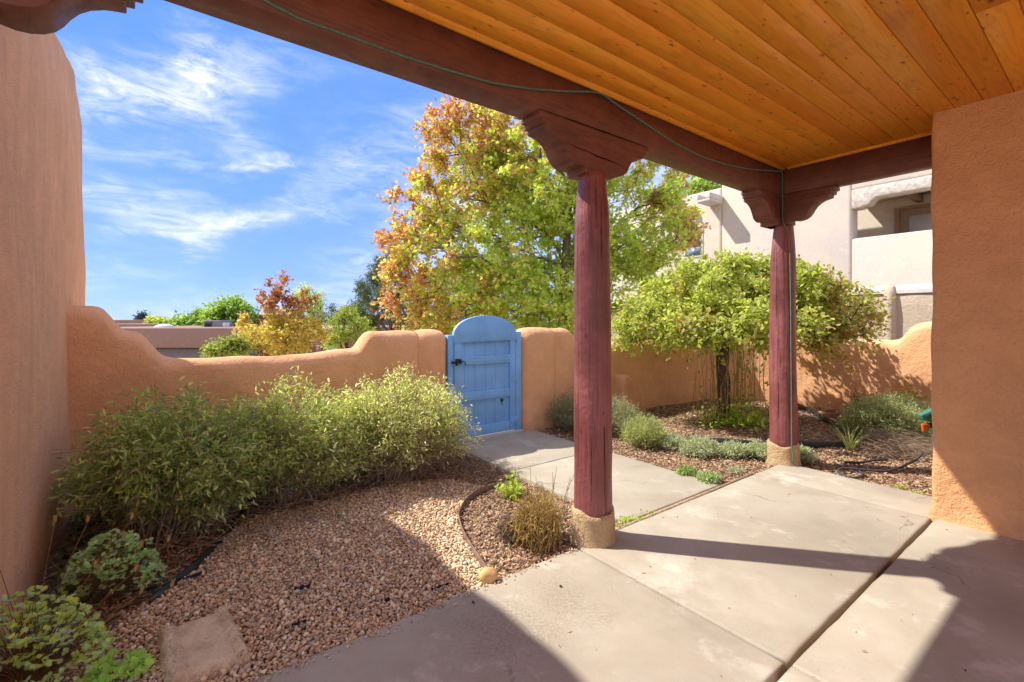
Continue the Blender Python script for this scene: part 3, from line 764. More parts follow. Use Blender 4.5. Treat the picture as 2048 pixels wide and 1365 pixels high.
# ------------------------------------------------------------------ blue gate
g = thing('garden_gate', 'arched sky blue board gate with iron latch in the adobe wall', 'gate', tuple(W(3.1, 4.64, 0)))
ga0, ga1 = 2.645, 3.515; gbf = 4.635
def gbox(name, a0, a1, z0, z1, b0, b1, bev=.004, mat='blue'):
    mb = MB(); mb.box(a0, a1, b0, b1, z0, z1); return sub(g, name, mb, M[mat], bevel=bev)
gbox('jamb', 2.565, 2.636, -.01, 1.225, gbf-.015, gbf+.07)
gbox('jamb', 3.524, 3.612, -.01, 1.25, gbf-.015, gbf+.07)
nb_ = 6
for i in range(nb_):
    x0 = ga0+(ga1-ga0)*i/nb_; x1 = ga0+(ga1-ga0)*(i+1)/nb_
    gbox('board', x0+.0012, x1-.0012, .035, 1.20, gbf+.004, gbf+.024, .0025)
gbox('stile', ga0, ga0+.09, .03, 1.195, gbf-.022, gbf+.003)
gbox('stile', ga1-.085, ga1, .03, 1.21, gbf-.022, gbf+.003)
gbox('rail', ga0+.092, ga1-.087, .875, .975, gbf-.022, gbf+.003)
gbox('rail', ga0+.092, ga1-.087, .455, .56, gbf-.022, gbf+.003)
gbox('rail', ga0+.092, ga1-.087, .03, .15, gbf-.022, gbf+.003)
arc = []
am = (ga0+ga1)/2; hw = (ga1-ga0)/2+.012
for k in range(21):
    an = math.pi*k/20; arc.append((am+hw*math.cos(an), 1.215+.235*math.sin(an)**.9 if k not in (0, 20) else 1.215))
mb = MB(); prof = arc+[(am-hw, 1.198), (ga0+.0, 1.198), (ga1, 1.212), (am+hw, 1.212)]
prof = arc[::1]+[(am-hw, 1.135), (am+hw, 1.15)]
mb.prism(prof, lambda a, z: W(a, gbf-.028, z), lambda a, z: W(a, gbf+.022, z)); sub(g, 'arched_head', mb, M['blue'], bevel=.005)
for z in (1.16, .64, .12):
    gbox('hinge', 3.43, 3.514, z-.02, z+.075, gbf-.026, gbf-.0225, .001)
    gbox('hinge', 3.526, 3.56, z-.02, z+.075, gbf-.019, gbf-.0155, .001)
    mb = MB(); mb.tube([W(3.519, gbf-.026, z-.03), W(3.519, gbf-.026, z+.085)], .006, 8); sub(g, 'hinge_pin', mb, M['blue'])
mb = MB()
for z in (1.175, 1.215, .655, .695, .135, .175):
    for a_ in (3.45, 3.485): mb.tube([W(a_, gbf-.0262, z), W(a_, gbf-.0285, z)], .0045, 6)
for z in (.90, .95, .48, .535, .06, .12):
    for a_ in (2.77, 2.92, 3.06, 3.21, 3.35): mb.tube([W(a_, gbf-.0222, z), W(a_, gbf-.0240, z)], .0035, 6)
sub(g, 'screws', mb, M['iron'], stuff=True)
la = MB(); la.box(2.60, 2.70, gbf-.045, gbf-.0225, .905, .928)
la.box(2.655, 2.675, gbf-.055, gbf-.0225, .88, .955); la.box(2.695, 2.725, gbf-.052, gbf-.0225, .895, .945)
la.tube([W(2.71, gbf-.06, .92), W(2.745, gbf-.062, .925), W(2.765, gbf-.058, .905), W(2.77, gbf-.05, .87)], .006, 6)
la.tube([W(2.62, gbf-.05, .90), W(2.66, gbf-.06, .945), W(2.70, gbf-.05, .95)], .006, 6)
sub(g, 'latch', la, M['iron'], bevel=.002)
mb = MB(); mb.box(3.30, 3.33, gbf-.02, gbf-.004, .40, .43); mb.tube([W(3.315, gbf-.012, .44), W(3.315, gbf-.012, .36)], .004, 5); sub(g, 'catch', mb, M['iron'])

# ------------------------------------------------------------------ vegetation engine
def grow(mb, trunk, targets, seg=.3, tip=.006, power=.42, nside=5, curve=.25, maxr=None, reach=1.0):
    pos = [np.array(p, float) for p in trunk]; par = [-1]+list(range(len(trunk)-1)); dist = [0.]
    for i in range(1, len(trunk)): dist.append(dist[-1]+np.linalg.norm(pos[i]-pos[i-1]))
    cnt0 = len(trunk); first = max(1, int(len(trunk)*.45))
    order = np.argsort([np.linalg.norm(t_-pos[-1]) for t_ in targets]); ends = []
    for ti in order:
        t_ = targets[ti]; P = np.array(pos[first:]); Dd = np.array(dist[first:])
        d = np.linalg.norm(P-t_, axis=1)
        pen = d*reach+.45*Dd+np.maximum(0, P[:, 2]-t_[2])*.5
        i = int(np.argmin(pen))+first; p0 = pos[i]; L = np.linalg.norm(t_-p0)
        k = max(1, int(L/seg)); pd = unit(p0-pos[par[i]]) if par[i] >= 0 else np.array([0, 0, 1.])
        c = p0+(pd*.6+np.array([0, 0, .4]))*L*curve+(t_-p0)*.35; last = i
        for q in range(1, k+1):
            u = q/k; pt = (1-u)**2*p0+2*u*(1-u)*c+u*u*t_+(rng.normal(size=3)*.03*seg*4 if q < k else 0)
            pos.append(pt); par.append(last); dist.append(dist[last]+np.linalg.norm(pt-pos[last])); last = len(pos)-1
        ends.append(last)
    n = len(pos); w_ = np.zeros(n)
    for e in ends: w_[e] += 1
    for i in range(n-1, 0, -1): w_[par[i]] += w_[i]
    rad = tip*np.maximum(w_, .6)**power
    if maxr: rad = np.minimum(rad, maxr)
    # chains
    child = {}
    for i in range(1, n): child.setdefault(par[i], []).append(i)
    stack = [0]; used = set()
    while stack:
        s0 = stack.pop(); ch = child.get(s0, [])
        for c0 in ch:
            if c0 in used: continue
            chain = [s0, c0]; used.add(c0); cur = c0
            while child.get(cur):
                nx = max(child[cur], key=lambda q_: w_[q_])
                for o_ in child[cur]:
                    if o_ != nx: pass
                stack.append(cur) if len(child[cur]) > 1 else None
                if nx in used: break
                used.add(nx); chain.append(nx); cur = nx
            rr = rad[chain].copy(); rr[0] = min(rad[s0], rad[c0]*1.15) if s0 != 0 else rad[0]
            mb.tube(np.array([pos[c] for c in chain]), rr, nside, cap=False)
    return np.array([pos[e] for e in ends]), order

def in_lobes(lobes, n, shell=.0):
    L = np.array(lobes, float); vol = L[:, 3]*L[:, 4]*L[:, 5]; pr = vol**.8/np.sum(vol**.8)
    i = rng.choice(len(L), n, p=pr); d = rdir(n); r = rng.uniform(shell, 1, (n, 1))**(1/2.2)
    return L[i, :3]+d*r*L[i, 3:6]

def tree(name, label, base, trunk, lobes, ntarget, nleaf, clump, size, tmpl, colour, cat='tree', mat='leaf', bark='bark', tip=.006, power=.42, shell=.2, droop=-.1, group=None, maxr=None, seg=.3, sub_=5, roll=.9):
    t_ = thing(name, label, cat, tuple(base), group)
    mb = MB(); T = in_lobes(lobes, ntarget, shell); ends, order = grow(mb, trunk, T, seg=seg, tip=tip, power=power, maxr=maxr)
    cen = np.mean(np.array(lobes)[:, :3], axis=0)
    # twigs and leaves
    P = []; Dr = []; C = []
    lv = MB(); per = max(2, nleaf//(len(ends)*sub_))
    for e in ends:
        out = unit(e-np.array([trunk[-1][0], trunk[-1][1], e[2]-.3]))
        for q in range(sub_):
            d = unit(out*.5+rng.normal(size=3)*.6+np.array([0, 0, .15])); L = clump*rng.uniform(.6, 1.2)
            mid = e+d*L*.5+rng.normal(size=3)*.04*clump; tp = e+d*L+np.array([0, 0, droop*L])
            mb.tube([e, mid, tp], [tip*.7, tip*.45, tip*.2], 3, cap=False)
            u = rng.uniform(.1, 1.05, per)[:, None]
            pp = (1-u)**2*e+2*u*(1-u)*mid+u*u*tp+rng.normal(size=(per, 3))*size*.55
            P.append(pp); Dr.append(unit(d*.6+rng.normal(size=(per, 3))*.7+np.array([0, 0, -.25])))
            C.append(np.tile(e, (per, 1)))
    P = np.concatenate(P); Dr = np.concatenate(Dr); C = np.concatenate(C)
    add_leaves(lv, P, Dr, size*rng.uniform(.45, 1.35, len(P)), tmpl, colour(P, C), roll=roll)
    sub(t_, 'trunk', mb, M[bark], smooth=True)
    sub(t_, 'crown', lv, M[mat], tint=True)
    return t_

def pxl(px, py, Y, rp, flat=1.0, dz=1.0):
    p = at(px, py, Y); r = rp/929*Y; return (p[0], p[1], p[2], r, r*dz, r*flat)
def clump_noise(C, f=1.7, s=0.): return .5+.5*np.sin(C[:, 0]*f*2.1+s)*np.cos(C[:, 1]*f*1.7+s*2)*np.sin(C[:, 2]*f*2.4+1+s)

LEAFK = 1.75
# big autumn maple behind the gate
YM = 8.8
def col_maple(P, C):
    px = 1024+P[:, 0]/P[:, 1]*929; py = 640-(P[:, 2]-EYE)/P[:, 1]*929
    mid = at(1160, 560, 11.1)
    d = np.sqrt(((P[:, 0]-mid[0])/3.5)**2+((P[:, 2]-mid[2])/3.8)**2+((P[:, 1]-mid[1])/4.0)**2)
    k = d*.90-.02+.8*(clump_noise(C, 1.9)-.5)+rng.normal(size=len(P))*.2
    n = len(P); g = palette([(.19, .28, .05), (.26, .34, .07), (.33, .38, .09), (.40, .41, .12)], n)
    y = palette([(.40, .33, .11), (.42, .29, .11), (.37, .33, .11)], n); o = palette([(.33, .17, .09), (.28, .12, .08), (.37, .22, .11), (.23, .10, .07)], n)
    out = g.copy(); s = k > .86; out[s] = y[s]; s = k > 1.06; out[s] = o[s]; return out
lob = [(890, 270, 10.50, 62), (960, 320, 10.74, 100), (830, 310, 10.37, 32), (850, 400, 10.37, 58), (815, 500, 10.13, 48), (805, 575, 10.13, 30), (820, 620, 10.25, 45), (880, 640, 10.37, 60), (870, 510, 10.50, 90), (1000, 430, 11.12, 150),
       (1090, 330, 11.12, 150), (1100, 530, 11.12, 150), (930, 600, 10.50, 95), (1040, 610, 10.87, 100), (1130, 600, 10.99, 90), (1240, 440, 11.49, 125), (1330, 440, 11.86, 60), (1310, 370, 11.73, 62), (1250, 560, 11.36, 95), (1362, 470, 11.98, 22), (1010, 250, 11.12, 85), (1160, 230, 11.36, 110), (1300, 520, 11.73, 60)]
lob = [pxl(*q) for q in lob]
tb = at(1128, 700, 11.1)
tree('maple_tree', 'large maple turning orange and yellow green behind the blue gate', (tb[0], tb[1], -1.0),
     [(tb[0], tb[1], -1.2), (tb[0], tb[1], 0), (tb[0]+.02, tb[1], .8), (tb[0]-.02, tb[1], 1.7), (tb[0]+.03, tb[1], 2.7), (tb[0]+.1, tb[1], 3.7), (tb[0]+.15, tb[1], 4.7), (tb[0]+.1, tb[1], 5.6)],
     lob, 1000, 100000, .40, .086, T_maple(), col_maple, tip=.0072, bark='barkgrey', power=.42, shell=.3)

# weeping tree with umbrella crown inside the court
def col_weep(P, C):
    n = len(P); k = clump_noise(C, 3.)+rng.normal(size=n)*.25
    o = palette([(.27, .30, .07), (.34, .36, .10), (.19, .23, .06)], n); b = palette([(.30, .22, .09), (.24, .15, .07)], n)
    px = P[:, 0]; s = (k > .95) | ((px > 4.0) & (rng.uniform(size=n) < .35)); o[s] = b[s]; return o
Yw = 6.34; wb = gnd(1446, 850)
wl_ = []
for (px, py, Y, rp, fl) in [(1300, 640, 6.4, 75, .62), (1260, 665, 6.3, 45, .6), (1370, 590, 6.4, 85, .6), (1440, 570, 6.0, 80, .6), (1470, 555, 6.3, 70, .6), (1410, 570, 6.5, 75, .6), (1545, 560, 6.4, 70, .6), (1615, 590, 6.2, 70, .6), (1500, 560, 6.6, 85, .55), (1580, 580, 6.3, 85, .6), (1650, 610, 6.3, 80, .65), (1700, 640, 6.3, 52, .9), (1655, 680, 6.4, 42, .8),
                            (1440, 640, 5.6, 85, .6), (1520, 640, 5.7, 85, .6), (1600, 660, 6.2, 60, .7), (1380, 655, 5.9, 70, .5), (1460, 640, 7.1, 110, .5), (1560, 620, 7.1, 100, .6), (1350, 620, 7.0, 90, .6)]:
    wl_.append(pxl(px, py, Y, rp, fl))
wt = [(wb[0], wb[1], -.1), (wb[0]+.0, wb[1], .3), (wb[0]+.01, wb[1], .7), (wb[0]-.01, wb[1], 1.1), (wb[0]+.03, wb[1]-.02, 1.35), (wb[0]+.1, wb[1], 1.6), (wb[0]+.2, wb[1], 1.8)]
tw = tree('weeping_tree', 'small umbrella shaped weeping tree with dense yellow green leaves in the mulch bed', (wb[0], wb[1], 0), wt, wl_, 640, 52000, .22, .058, T_oval(.58), col_weep, bark='bark', tip=.0045, power=.50, shell=.45, droop=-.5, maxr=.068, seg=.2, roll=.45)
mb = MB(); zz = np.linspace(-.12, 1.45, 22); an = np.arange(14)*2*np.pi/14; V = []
for z in zz:
    for q in an:
        r = .074*(1+.55*max(0, .12-z)+.14*math.sin(3*q+z*5)+.10*math.sin(7*q+z*9)+.06*math.sin(11*q-z*21)); V.append((wb[0]+r*math.cos(q)+.01*math.sin(z*6), wb[1]+r*math.sin(q), z))
mb.add(np.array(V), [(i*14+k, i*14+(k+1) % 14, (i+1)*14+(k+1) % 14, (i+1)*14+k) for i in range(21) for k in range(14)])
sub(tw, 'stem', mb, M['bark'], smooth=True)
# suckers growing round the trunk
sm = MB(); lv = MB()
for i in range(46):
    an_ = rng.uniform(0, 6.28); r = rng.uniform(.10, .55); bx = wb+np.array([math.cos(an_)*r*1.1+.12, math.sin(an_)*r*.6, 0]); h_ = rng.uniform(.9, 1.35)
    q = np.array([bx, bx+[rng.normal()*.03, 0, h_*.5], bx+[rng.normal()*.05, rng.normal()*.05, h_]]); sm.tube(q, [.005, .004, .002], 4, cap=False)
    n = rng.integers(3, 16) if bx[0] > wb[0] else rng.integers(1, 6)
    u = rng.uniform(.1, .95, n)[:, None]; pp = q[0]*(1-u)+q[2]*u
    add_leaves(lv, pp, rdir(n)+[0, 0, -.3], .06*rng.uniform(.6, 1.2, n), T_oval(.5), palette([(.16, .26, .04), (.30, .36, .05), (.10, .18, .04)], n))
n = 620; an_ = rng.uniform(0, 6.28, n); r = np.abs(rng.normal(size=n))*.22; pp = wb+np.c_[np.cos(an_)*r*1.35+.08, np.sin(an_)*r-.1, np.abs(rng.normal(size=n))*.12+.03]
add_leaves(lv, pp, rdir(n)+[0, 0, .2], .06*rng.uniform(.6, 1.2, n), T_oval(.7), palette([(.22, .34, .05), (.35, .42, .06), (.14, .22, .04)], n))
sub(tw, 'sucker', sm, M['stem_y']); sub(tw, 'sucker_leaves', lv, M['leaf'], tint=True)

# background trees
def col_redyellow(P, C):
    z = (P[:, 2]-EYE); n = len(P); hi = at(570, 625, 12)[2]-EYE
    k = (z-hi)/.35+rng.normal(size=n)*.5+(clump_noise(C, 2)-.5)*1.2
    y = palette([(.34, .29, .08), (.31, .30, .08), (.35, .24, .08)], n); o = palette([(.25, .12, .06), (.28, .15, .07), (.20, .08, .05)], n)
    s = k > 0; y[s] = o[s]; return y
tb = at(573, 700, 12)
tree('maple_tree', 'small slender maple with rusty top and yellow skirt beyond the low wall', (tb[0], tb[1], -2.2), [(tb[0], tb[1], -2.4), (tb[0], tb[1], -1), (tb[0], tb[1], 0), (tb[0], tb[1], .8), (tb[0]+.02, tb[1], 1.5), (tb[0], tb[1], 2.0)],
     [pxl(560, 575, 12, 24), pxl(585, 590, 12, 26), pxl(545, 600, 12, 20), pxl(600, 610, 12, 22), pxl(570, 630, 12, 38), pxl(560, 675, 12, 60, .6), pxl(600, 670, 12, 48, .6), pxl(500, 665, 12, 26, .5), pxl(490, 640, 12, 14, .6), pxl(550, 555, 12, 12)],
     150, 9500, .2, .075, T_maple(), col_redyellow, tip=.004, shell=.3, power=.45)
def cc(cols): return lambda P, C: palette(cols, len(P))*(0.85+.3*clump_noise(C, 1.3))[:, None]
def bgtree(label, name, px, py, Y, lobs, cols, nt=90, nl=7000, size=.12, clump=.35, tm=None, mat='leaf', base_y=None, bark='bark', tip=.008, zb=-3.2):
    b = at(px, py, Y); tr = [(b[0], b[1], zb)]+[(b[0]+.1*math.sin(i*2), b[1], zb+(b[2]-zb)*i/5) for i in range(1, 6)]
    return tree(name, label, (b[0], b[1], zb), tr, [pxl(*l) for l in lobs], nt, nl, clump, size, tm or T_diamond(.6), cc(cols), mat=mat, tip=tip, shell=.2, bark=bark, seg=.6, power=.4)
bgtree('dark green juniper rising beside the maple beyond the wall', 'juniper_tree', 775, 600, 14, [(780, 560, 15, 42, 1.2), (765, 548, 15, 28, 1.3), (745, 585, 15, 34, 1.2), (718, 625, 15, 26, 1.2), (760, 595, 15, 52, 1.1), (800, 615, 15, 75, .9), (850, 600, 15.3, 65), (735, 630, 15, 42), (880, 650, 15, 70), (790, 530, 15, 26, 1.2), (720, 652, 15, 34), (950, 640, 15.5, 70)],
       [(.07, .11, .045), (.10, .14, .055), (.14, .17, .07)], 340, 76000, .075, .26, T_diamond(.3), 'needle')
bgtree('yellow green willow shrub in front of the juniper', 'willow_shrub', 690, 660, 13, [(690, 650, 13, 28), (680, 675, 13, 26), (715, 670, 13, 24), (700, 635, 13, 16)], [(.22, .27, .06), (.17, .23, .05), (.28, .29, .07)], 60, 6500, .07, .25, T_diamond(.35))
bgtree('thin pale green olive tree with dark bent trunk behind the small maple', 'olive_tree', 640, 650, 16, [(625, 610, 16, 22), (610, 590, 16, 14), (635, 640, 16, 18), (650, 620, 16, 9), (660, 690, 15, 14, .6)], [(.26, .32, .12), (.34, .38, .14)], 70, 4200, .09, .3, T_diamond(.3))
bgtree('dark pine clump on the skyline between olive tree and juniper', 'pine_tree', 680, 660, 22, [(672, 632, 22, 14, 1.4), (700, 628, 22, 12, 1.4), (655, 640, 22, 10), (715, 640, 22, 18)], [(.035, .06, .035), (.05, .08, .05)], 60, 6000, .12, .35, T_diamond(.25), 'needle')
bgtree('round topped green tree on the skyline left of the rusty maple', 'locust_tree', 462, 650, 30, [(462, 622, 30, 22, .55), (440, 630, 30, 14, .6), (480, 628, 30, 14, .6), (430, 645, 30, 12), (450, 645, 30, 14, .6)], [(.14, .22, .05), (.20, .28, .06)], 70, 4200, .24, .7)
bgtree('bright green bushy tree behind the brown roofs', 'elm_tree', 400, 655, 34, [(375, 648, 34, 14, .7), (400, 645, 34, 14), (412, 640, 34, 12), (350, 652, 34, 10, .6), (425, 650, 34, 12)], [(.12, .19, .05), (.17, .24, .06)], 60, 3600, .26, .6)
bgtree('yellow bush on the far skyline by the white vent pipe', 'yellow_bush', 320, 655, 40, [(310, 648, 40, 9, .6), (340, 648, 40, 9, .6), (325, 650, 40, 10, .5)], [(.28, .28, .06), (.2, .26, .06)], 30, 1600, .26, .5)
bgtree('tiny dark spruce far off on the left skyline', 'spruce_tree', 285, 650, 60, [(285, 628, 60, 2.2, 2), (285, 636, 60, 4, 1.2), (285, 643, 60, 6, .8)], [(.03, .05, .04)], 40, 1500, .35, .5, T_diamond(.3), 'needle')
bgtree('dark green bush by the grey garage beyond the wall', 'garden_bush', 450, 712, 11, [(450, 700, 11, 26, .5), (430, 706, 11, 16, .5), (480, 698, 11, 20, .6), (465, 688, 11, 12, .6)], [(.12, .18, .04), (.18, .24, .05), (.24, .20, .08)], 60, 3500, .07, .2)
bgtree('green tree top peeping over the pale neighbour parapet', 'ash_tree', 1425, 400, 24, [(1425, 375, 24, 30, .6), (1395, 378, 24, 16, .6), (1450, 392, 24, 20)], [(.20, .28, .07), (.28, .34, .09)], 70, 4500, .18, .5)

# ------------------------------------------------------------------ shrubs
LEAFK = 1.65
def bush(name, label, base, rad, h, nstem, nleaf, size, tmpl, cols, stemmat='twig', mat='leaf', cat='shrub', base_r=.15, lo=.35, stem_r=.005, droop=.25, woody=0, squash=1.0, up=.3, tipcol=None, sway=(0, 0)):
    t_ = thing(name, label, cat, tuple(base)); base = np.array(base, float)
    sm = MB(); lv = MB(); P = []; Dr = []; U = []
    per = max(1, nleaf//nstem)
    for i in range(nstem):
        an_ = rng.uniform(0, 2*math.pi); el_ = rng.uniform(0, 1)**.8
        rr = math.sqrt(el_); th = math.acos(min(1, rr))  # 0..pi/2
        d = np.array([math.cos(an_)*rr*rad[0], math.sin(an_)*rr*rad[1], 0])
        d = np.array([d[0]*.8-d[1]*.6, d[0]*.6+d[1]*.8, 0])
        z = h*math.sqrt(max(0.02, 1-rr**2*.92))*rng.uniform(.72, 1.0)*(1-.0*rr)
        tip_ = base+d*rng.uniform(.85, 1.1)+np.array([sway[0], sway[1], z])
        p0 = base+np.array([math.cos(an_)*base_r*rng.uniform(0, 1), math.sin(an_)*base_r*rng.uniform(0, 1), 0])
        c = p0+(tip_-p0)*.45+np.array([0, 0, h*.22])
        u = np.linspace(0, 1, 8)[:, None]; q = (1-u)**2*p0+2*u*(1-u)*c+u*u*tip_; q[-1, 2] -= droop*size*1.5
        q[1:-1] += rng.normal(size=(6, 3))*.012
        sm.tube(q, np.linspace(stem_r, stem_r*.25, 8), 4, cap=False)
        for s_ in range(woody):
            uu = rng.uniform(.2, .8); k = int(uu*7); e = q[k]+rng.normal(size=3)*np.array([.16, .16, .12])*h; sm.tube([q[k], (q[k]+e)/2+rng.normal(size=3)*.02, e], [stem_r*.5, stem_r*.35, stem_r*.15], 3, cap=False)
        uu = rng.uniform(lo, 1.02, per)[:, None]
        pp = (1-uu)**2*p0+2*uu*(1-uu)*c+uu*uu*tip_+rng.normal(size=(per, 3))*size*.8
        P.append(pp); Dr.append(unit(unit(tip_-c)*.5+rng.normal(size=(per, 3))*.65+[0, 0, up-droop])); U.append(uu[:, 0])
    P = np.concatenate(P); Dr = np.concatenate(Dr); U = np.concatenate(U)
    ok = P[:, 2] > base[2]+.01; P = P[ok]; Dr = Dr[ok]; U = U[ok]
    ab = -P[:, 0]*.6+P[:, 1]*.8; ok = ab < 4.56; P = P[ok]; Dr = Dr[ok]; U = U[ok]
    aa = P[:, 0]*.8+P[:, 1]*.6; ok = aa > -.50; P = P[ok]; Dr = Dr[ok]; U = U[ok]
    tint = palette(cols, len(P))
    if tipcol: s = rng.uniform(size=len(P)) < tipcol[1]*U; tint[s] = palette(tipcol[0], int(s.sum()))
    add_leaves(lv, P, Dr, size*rng.uniform(.6, 1.25, len(P)), tmpl, tint)
    sub(t_, 'stems', sm, M[stemmat], smooth=True); sub(t_, 'foliage', lv, M[mat], tint=True)
    return t_
G1 = [(.20, .32, .05), (.28, .40, .07), (.14, .24, .05), (.33, .42, .12), (.20, .26, .12)]
pb = W(.08, 3.88, GZ)
bush('butterfly_bush', 'large leafy bush with drooping pointed leaves in the left corner of the court', pb, (.66, .66), 1.03, 300, 21000, .047, T_lance(.30, .25), [(.15, .24, .07), (.22, .28, .08), (.11, .17, .06), (.27, .31, .14), (.28, .25, .10)], woody=4, stem_r=.006, base_r=.28, lo=.28, droop=.55, tipcol=([(.42, .44, .10), (.35, .42, .18)], .25))
pb = W(.86, 4.02, GZ)
bush('butterfly_bush', 'middle bush of narrow green leaves against the low part of the adobe wall', pb, (.68, .55), 1.02, 300, 19000, .043, T_lance(.28, .25), [(.20, .27, .08), (.27, .33, .11), (.15, .21, .07), (.31, .34, .16), (.24, .20, .12)], woody=5, stem_r=.005, base_r=.28, lo=.28, droop=.35, tipcol=([(.48, .50, .20)], .3))
pb = W(1.72, 4.02, GZ)
bush('butterfly_bush', 'dense fine leaved bush with bare brown stems beside the blue gate', pb, (.78, .55), 1.03, 380, 26000, .038, T_lance(.26, .2), [(.25, .31, .10), (.32, .36, .15), (.19, .25, .08), (.34, .33, .20), (.24, .20, .12)], woody=7, stem_r=.005, base_r=.32, lo=.42, droop=.2, tipcol=([(.55, .56, .28)], .4))

LEAFK = 1.25
def mound(name, label, px, py, rw, h, n, nl, size, tm, cols, **k):
    p = gnd(px, py, GZ+.01); return bush(name, label, p, (rw, k.pop('rd', rw*.8)), h, n, nl, size, tm, cols, base_r=rw*.5, stem_r=.002, lo=.2, **k)
LAV = [(.24, .28, .16), (.33, .36, .24), (.18, .22, .12), (.38, .36, .26)]
mound('lavender_bush', 'grey green lavender bush against the wall right of the gate', 1150, 862, .40, .56, 260, 9000, .04, T_diamond(.16), LAV+[(.24, .2, .15)], up=.8, woody=3)
mound('lavender_bush', 'grey green lavender bush half hidden behind the middle post', 1225, 868, .42, .50, 260, 9000, .04, T_diamond(.16), LAV, up=.8, woody=3)
mound('lavender_bush', 'loose pale green lavender clump with dry flower stalks right of the middle post', 1287, 893, .30, .36, 220, 6500, .04, T_diamond(.14), [(.34, .40, .16), (.26, .33, .12), (.45, .42, .26)], up=1.0)
THY = [(.40, .44, .33), (.31, .36, .25), (.48, .50, .40), (.26, .31, .18)]
for (px, py, r, hh_, lab) in [(1400, 912, .27, .20, 'silvery thyme mound, largest of the row before the weeping tree'), (1468, 914, .18, .16, 'silvery thyme mound in the middle of the row'), (1522, 916, .20, .17, 'silvery green thyme mound touching the corner post at its left'), (1598, 922, .18, .14, 'pale green thyme mound peeping out right of the corner post'), (1345, 898, .16, .16, 'small dull green thyme mound at the left end of the row')]:
    mound('thyme_mound', lab, px, py, r, hh_, 160, 4200, .022, T_oval(.55), THY, up=.6, cat='plant')
ALY = [(.22, .33, .09), (.29, .39, .12), (.16, .25, .07)]
mound('ground_cover', 'bright green flowering alyssum cushion, left of two at the path edge', 1375, 952, .11, .08, 120, 2600, .016, T_oval(.5), ALY, up=.6, cat='plant', tipcol=([(.8, .8, .75)], .1))
mound('ground_cover', 'bright green alyssum cushion with white flowers at the path corner', 1418, 965, .13, .09, 140, 3000, .016, T_oval(.5), ALY, up=.6, cat='plant', tipcol=([(.8, .8, .78)], .25))
mound('ground_cover', 'small sparse grey green seedling clump in the mulch by the patio corner', 1472, 948, .08, .05, 40, 500, .018, T_oval(.5), THY, up=.6, cat='plant')
mound('catmint_shrub', 'broad green and grey catmint shrub by the right house corner', 1785, 872, .72, .54, 420, 21000, .045, T_lance(.22, .2), [(.26, .32, .12), (.35, .40, .18), (.42, .40, .30), (.22, .23, .14)], up=.5, woody=2, rd=.5)
mound('catmint_shrub', 'grey green catmint tuft low before the broad shrub at right', 1722, 868, .28, .30, 160, 5000, .04, T_lance(.2, .2), [(.30, .38, .14), (.36, .40, .22)], up=.5, woody=1)
mound('dry_shrub', 'purplish brown dry shrub against the sunlit right wall', 1735, 845, .36, .50, 260, 3800, .035, T_diamond(.3), [(.20, .11, .09), (.26, .17, .11), (.22, .22, .08)], up=.8, woody=6)
mound('rose_bush', 'small yellow green rose bush by the wall at the far right', 1825, 835, .34, .62, 70, 1500, .055, T_oval(.6), [(.34, .40, .06), (.42, .36, .08), (.24, .32, .05)], up=.3, woody=2)
# dead stalks fallen out of the catmint
t_ = thing('dead_stalks', 'heap of dead brown stalks fallen towards the black hose at right', 'plant', tuple(gnd(1800, 900)))
mb = MB()
for i in range(900):
    p = gnd(rng.uniform(1720, 1950), rng.uniform(880, 925), GZ); an_ = R(rng.normal(-38, 26)); L = rng.uniform(.12, .5)
    e = p+np.array([math.cos(an_)*L*.9, -abs(math.sin(an_))*L*.55, rng.uniform(0, .1)]); p[2] += rng.uniform(.0, .24)
    mb.tube([p, (p+e)/2+[0, 0, rng.uniform(0, .08)], e], [.0022, .0018, .001], 3, cap=False)
sub(t_, 'stalks', mb, M['twig'])
# strap leaved grass clump
def blades(name, label, base, n, h, spread, wid, cols, mat='leafd', cat='plant', bend=.5):
    t_ = thing(name, label, cat, tuple(base)); lv = MB()
    an_ = rng.uniform(0, 6.28, n); P = np.array(base)+np.c_[np.cos(an_), np.sin(an_), np.zeros(n)]*.03
    Dr = np.c_[np.cos(an_)*spread*rng.uniform(.1, 1, n), np.sin(an_)*spread*rng.uniform(.1, 1, n), np.ones(n)]
    add_leaves(lv, P, Dr, h*rng.uniform(.6, 1.1, n), T_strip(wid, bend), palette(cols, n), updir=np.c_[np.cos(an_), np.sin(an_), np.zeros(n)]*-1, roll=.2)
    sub(t_, 'blades', lv, M[mat], tint=True); return t_
blades('grass_clump', 'upright strap leaved green clump before the catmint at right', gnd(1700, 897), 60, .27, .45, .03, [(.34, .42, .14), (.42, .46, .2)])
# stubble perennial beside the middle post
pb = gnd(1075, 1092, GZ)
bush('cut_perennial', 'cut back perennial with straw coloured stalks left of the middle post', pb, (.24, .15), .42, 230, 900, .026, T_lance(.22, .2), [(.40, .38, .08), (.44, .32, .12), (.30, .32, .07)], stemmat='stem_y', base_r=.15, stem_r=.0042, up=.9, lo=.1, cat='plant')
bush('dry_tuft', 'dark dried tuft of curled stalks in front of the straw stalks', gnd(1035, 1080, GZ), (.17, .12), .20, 160, 900, .03, T_lance(.2, .5), [(.10, .06, .05), (.18, .12, .10), (.26, .2, .18)], stemmat='bark', base_r=.12, stem_r=.003, up=.5, lo=.1, cat='plant')
mb = MB()
t_ = thing('bare_stalks', 'few tall thin bare stalks standing behind the cut perennial', 'plant', tuple(gnd(1105, 1060)))
for i in range(14):
    p = gnd(rng.uniform(1070, 1125), rng.uniform(1040, 1075), GZ); e = p+np.array([rng.normal()*.07, rng.normal()*.04, rng.uniform(.28, .42)]); mb.tube([p, (p+e)/2+rng.normal(size=3)*.008, e], [.003, .0022, .0012], 4, cap=False)
sub(t_, 'stalks', mb, M['twig'])
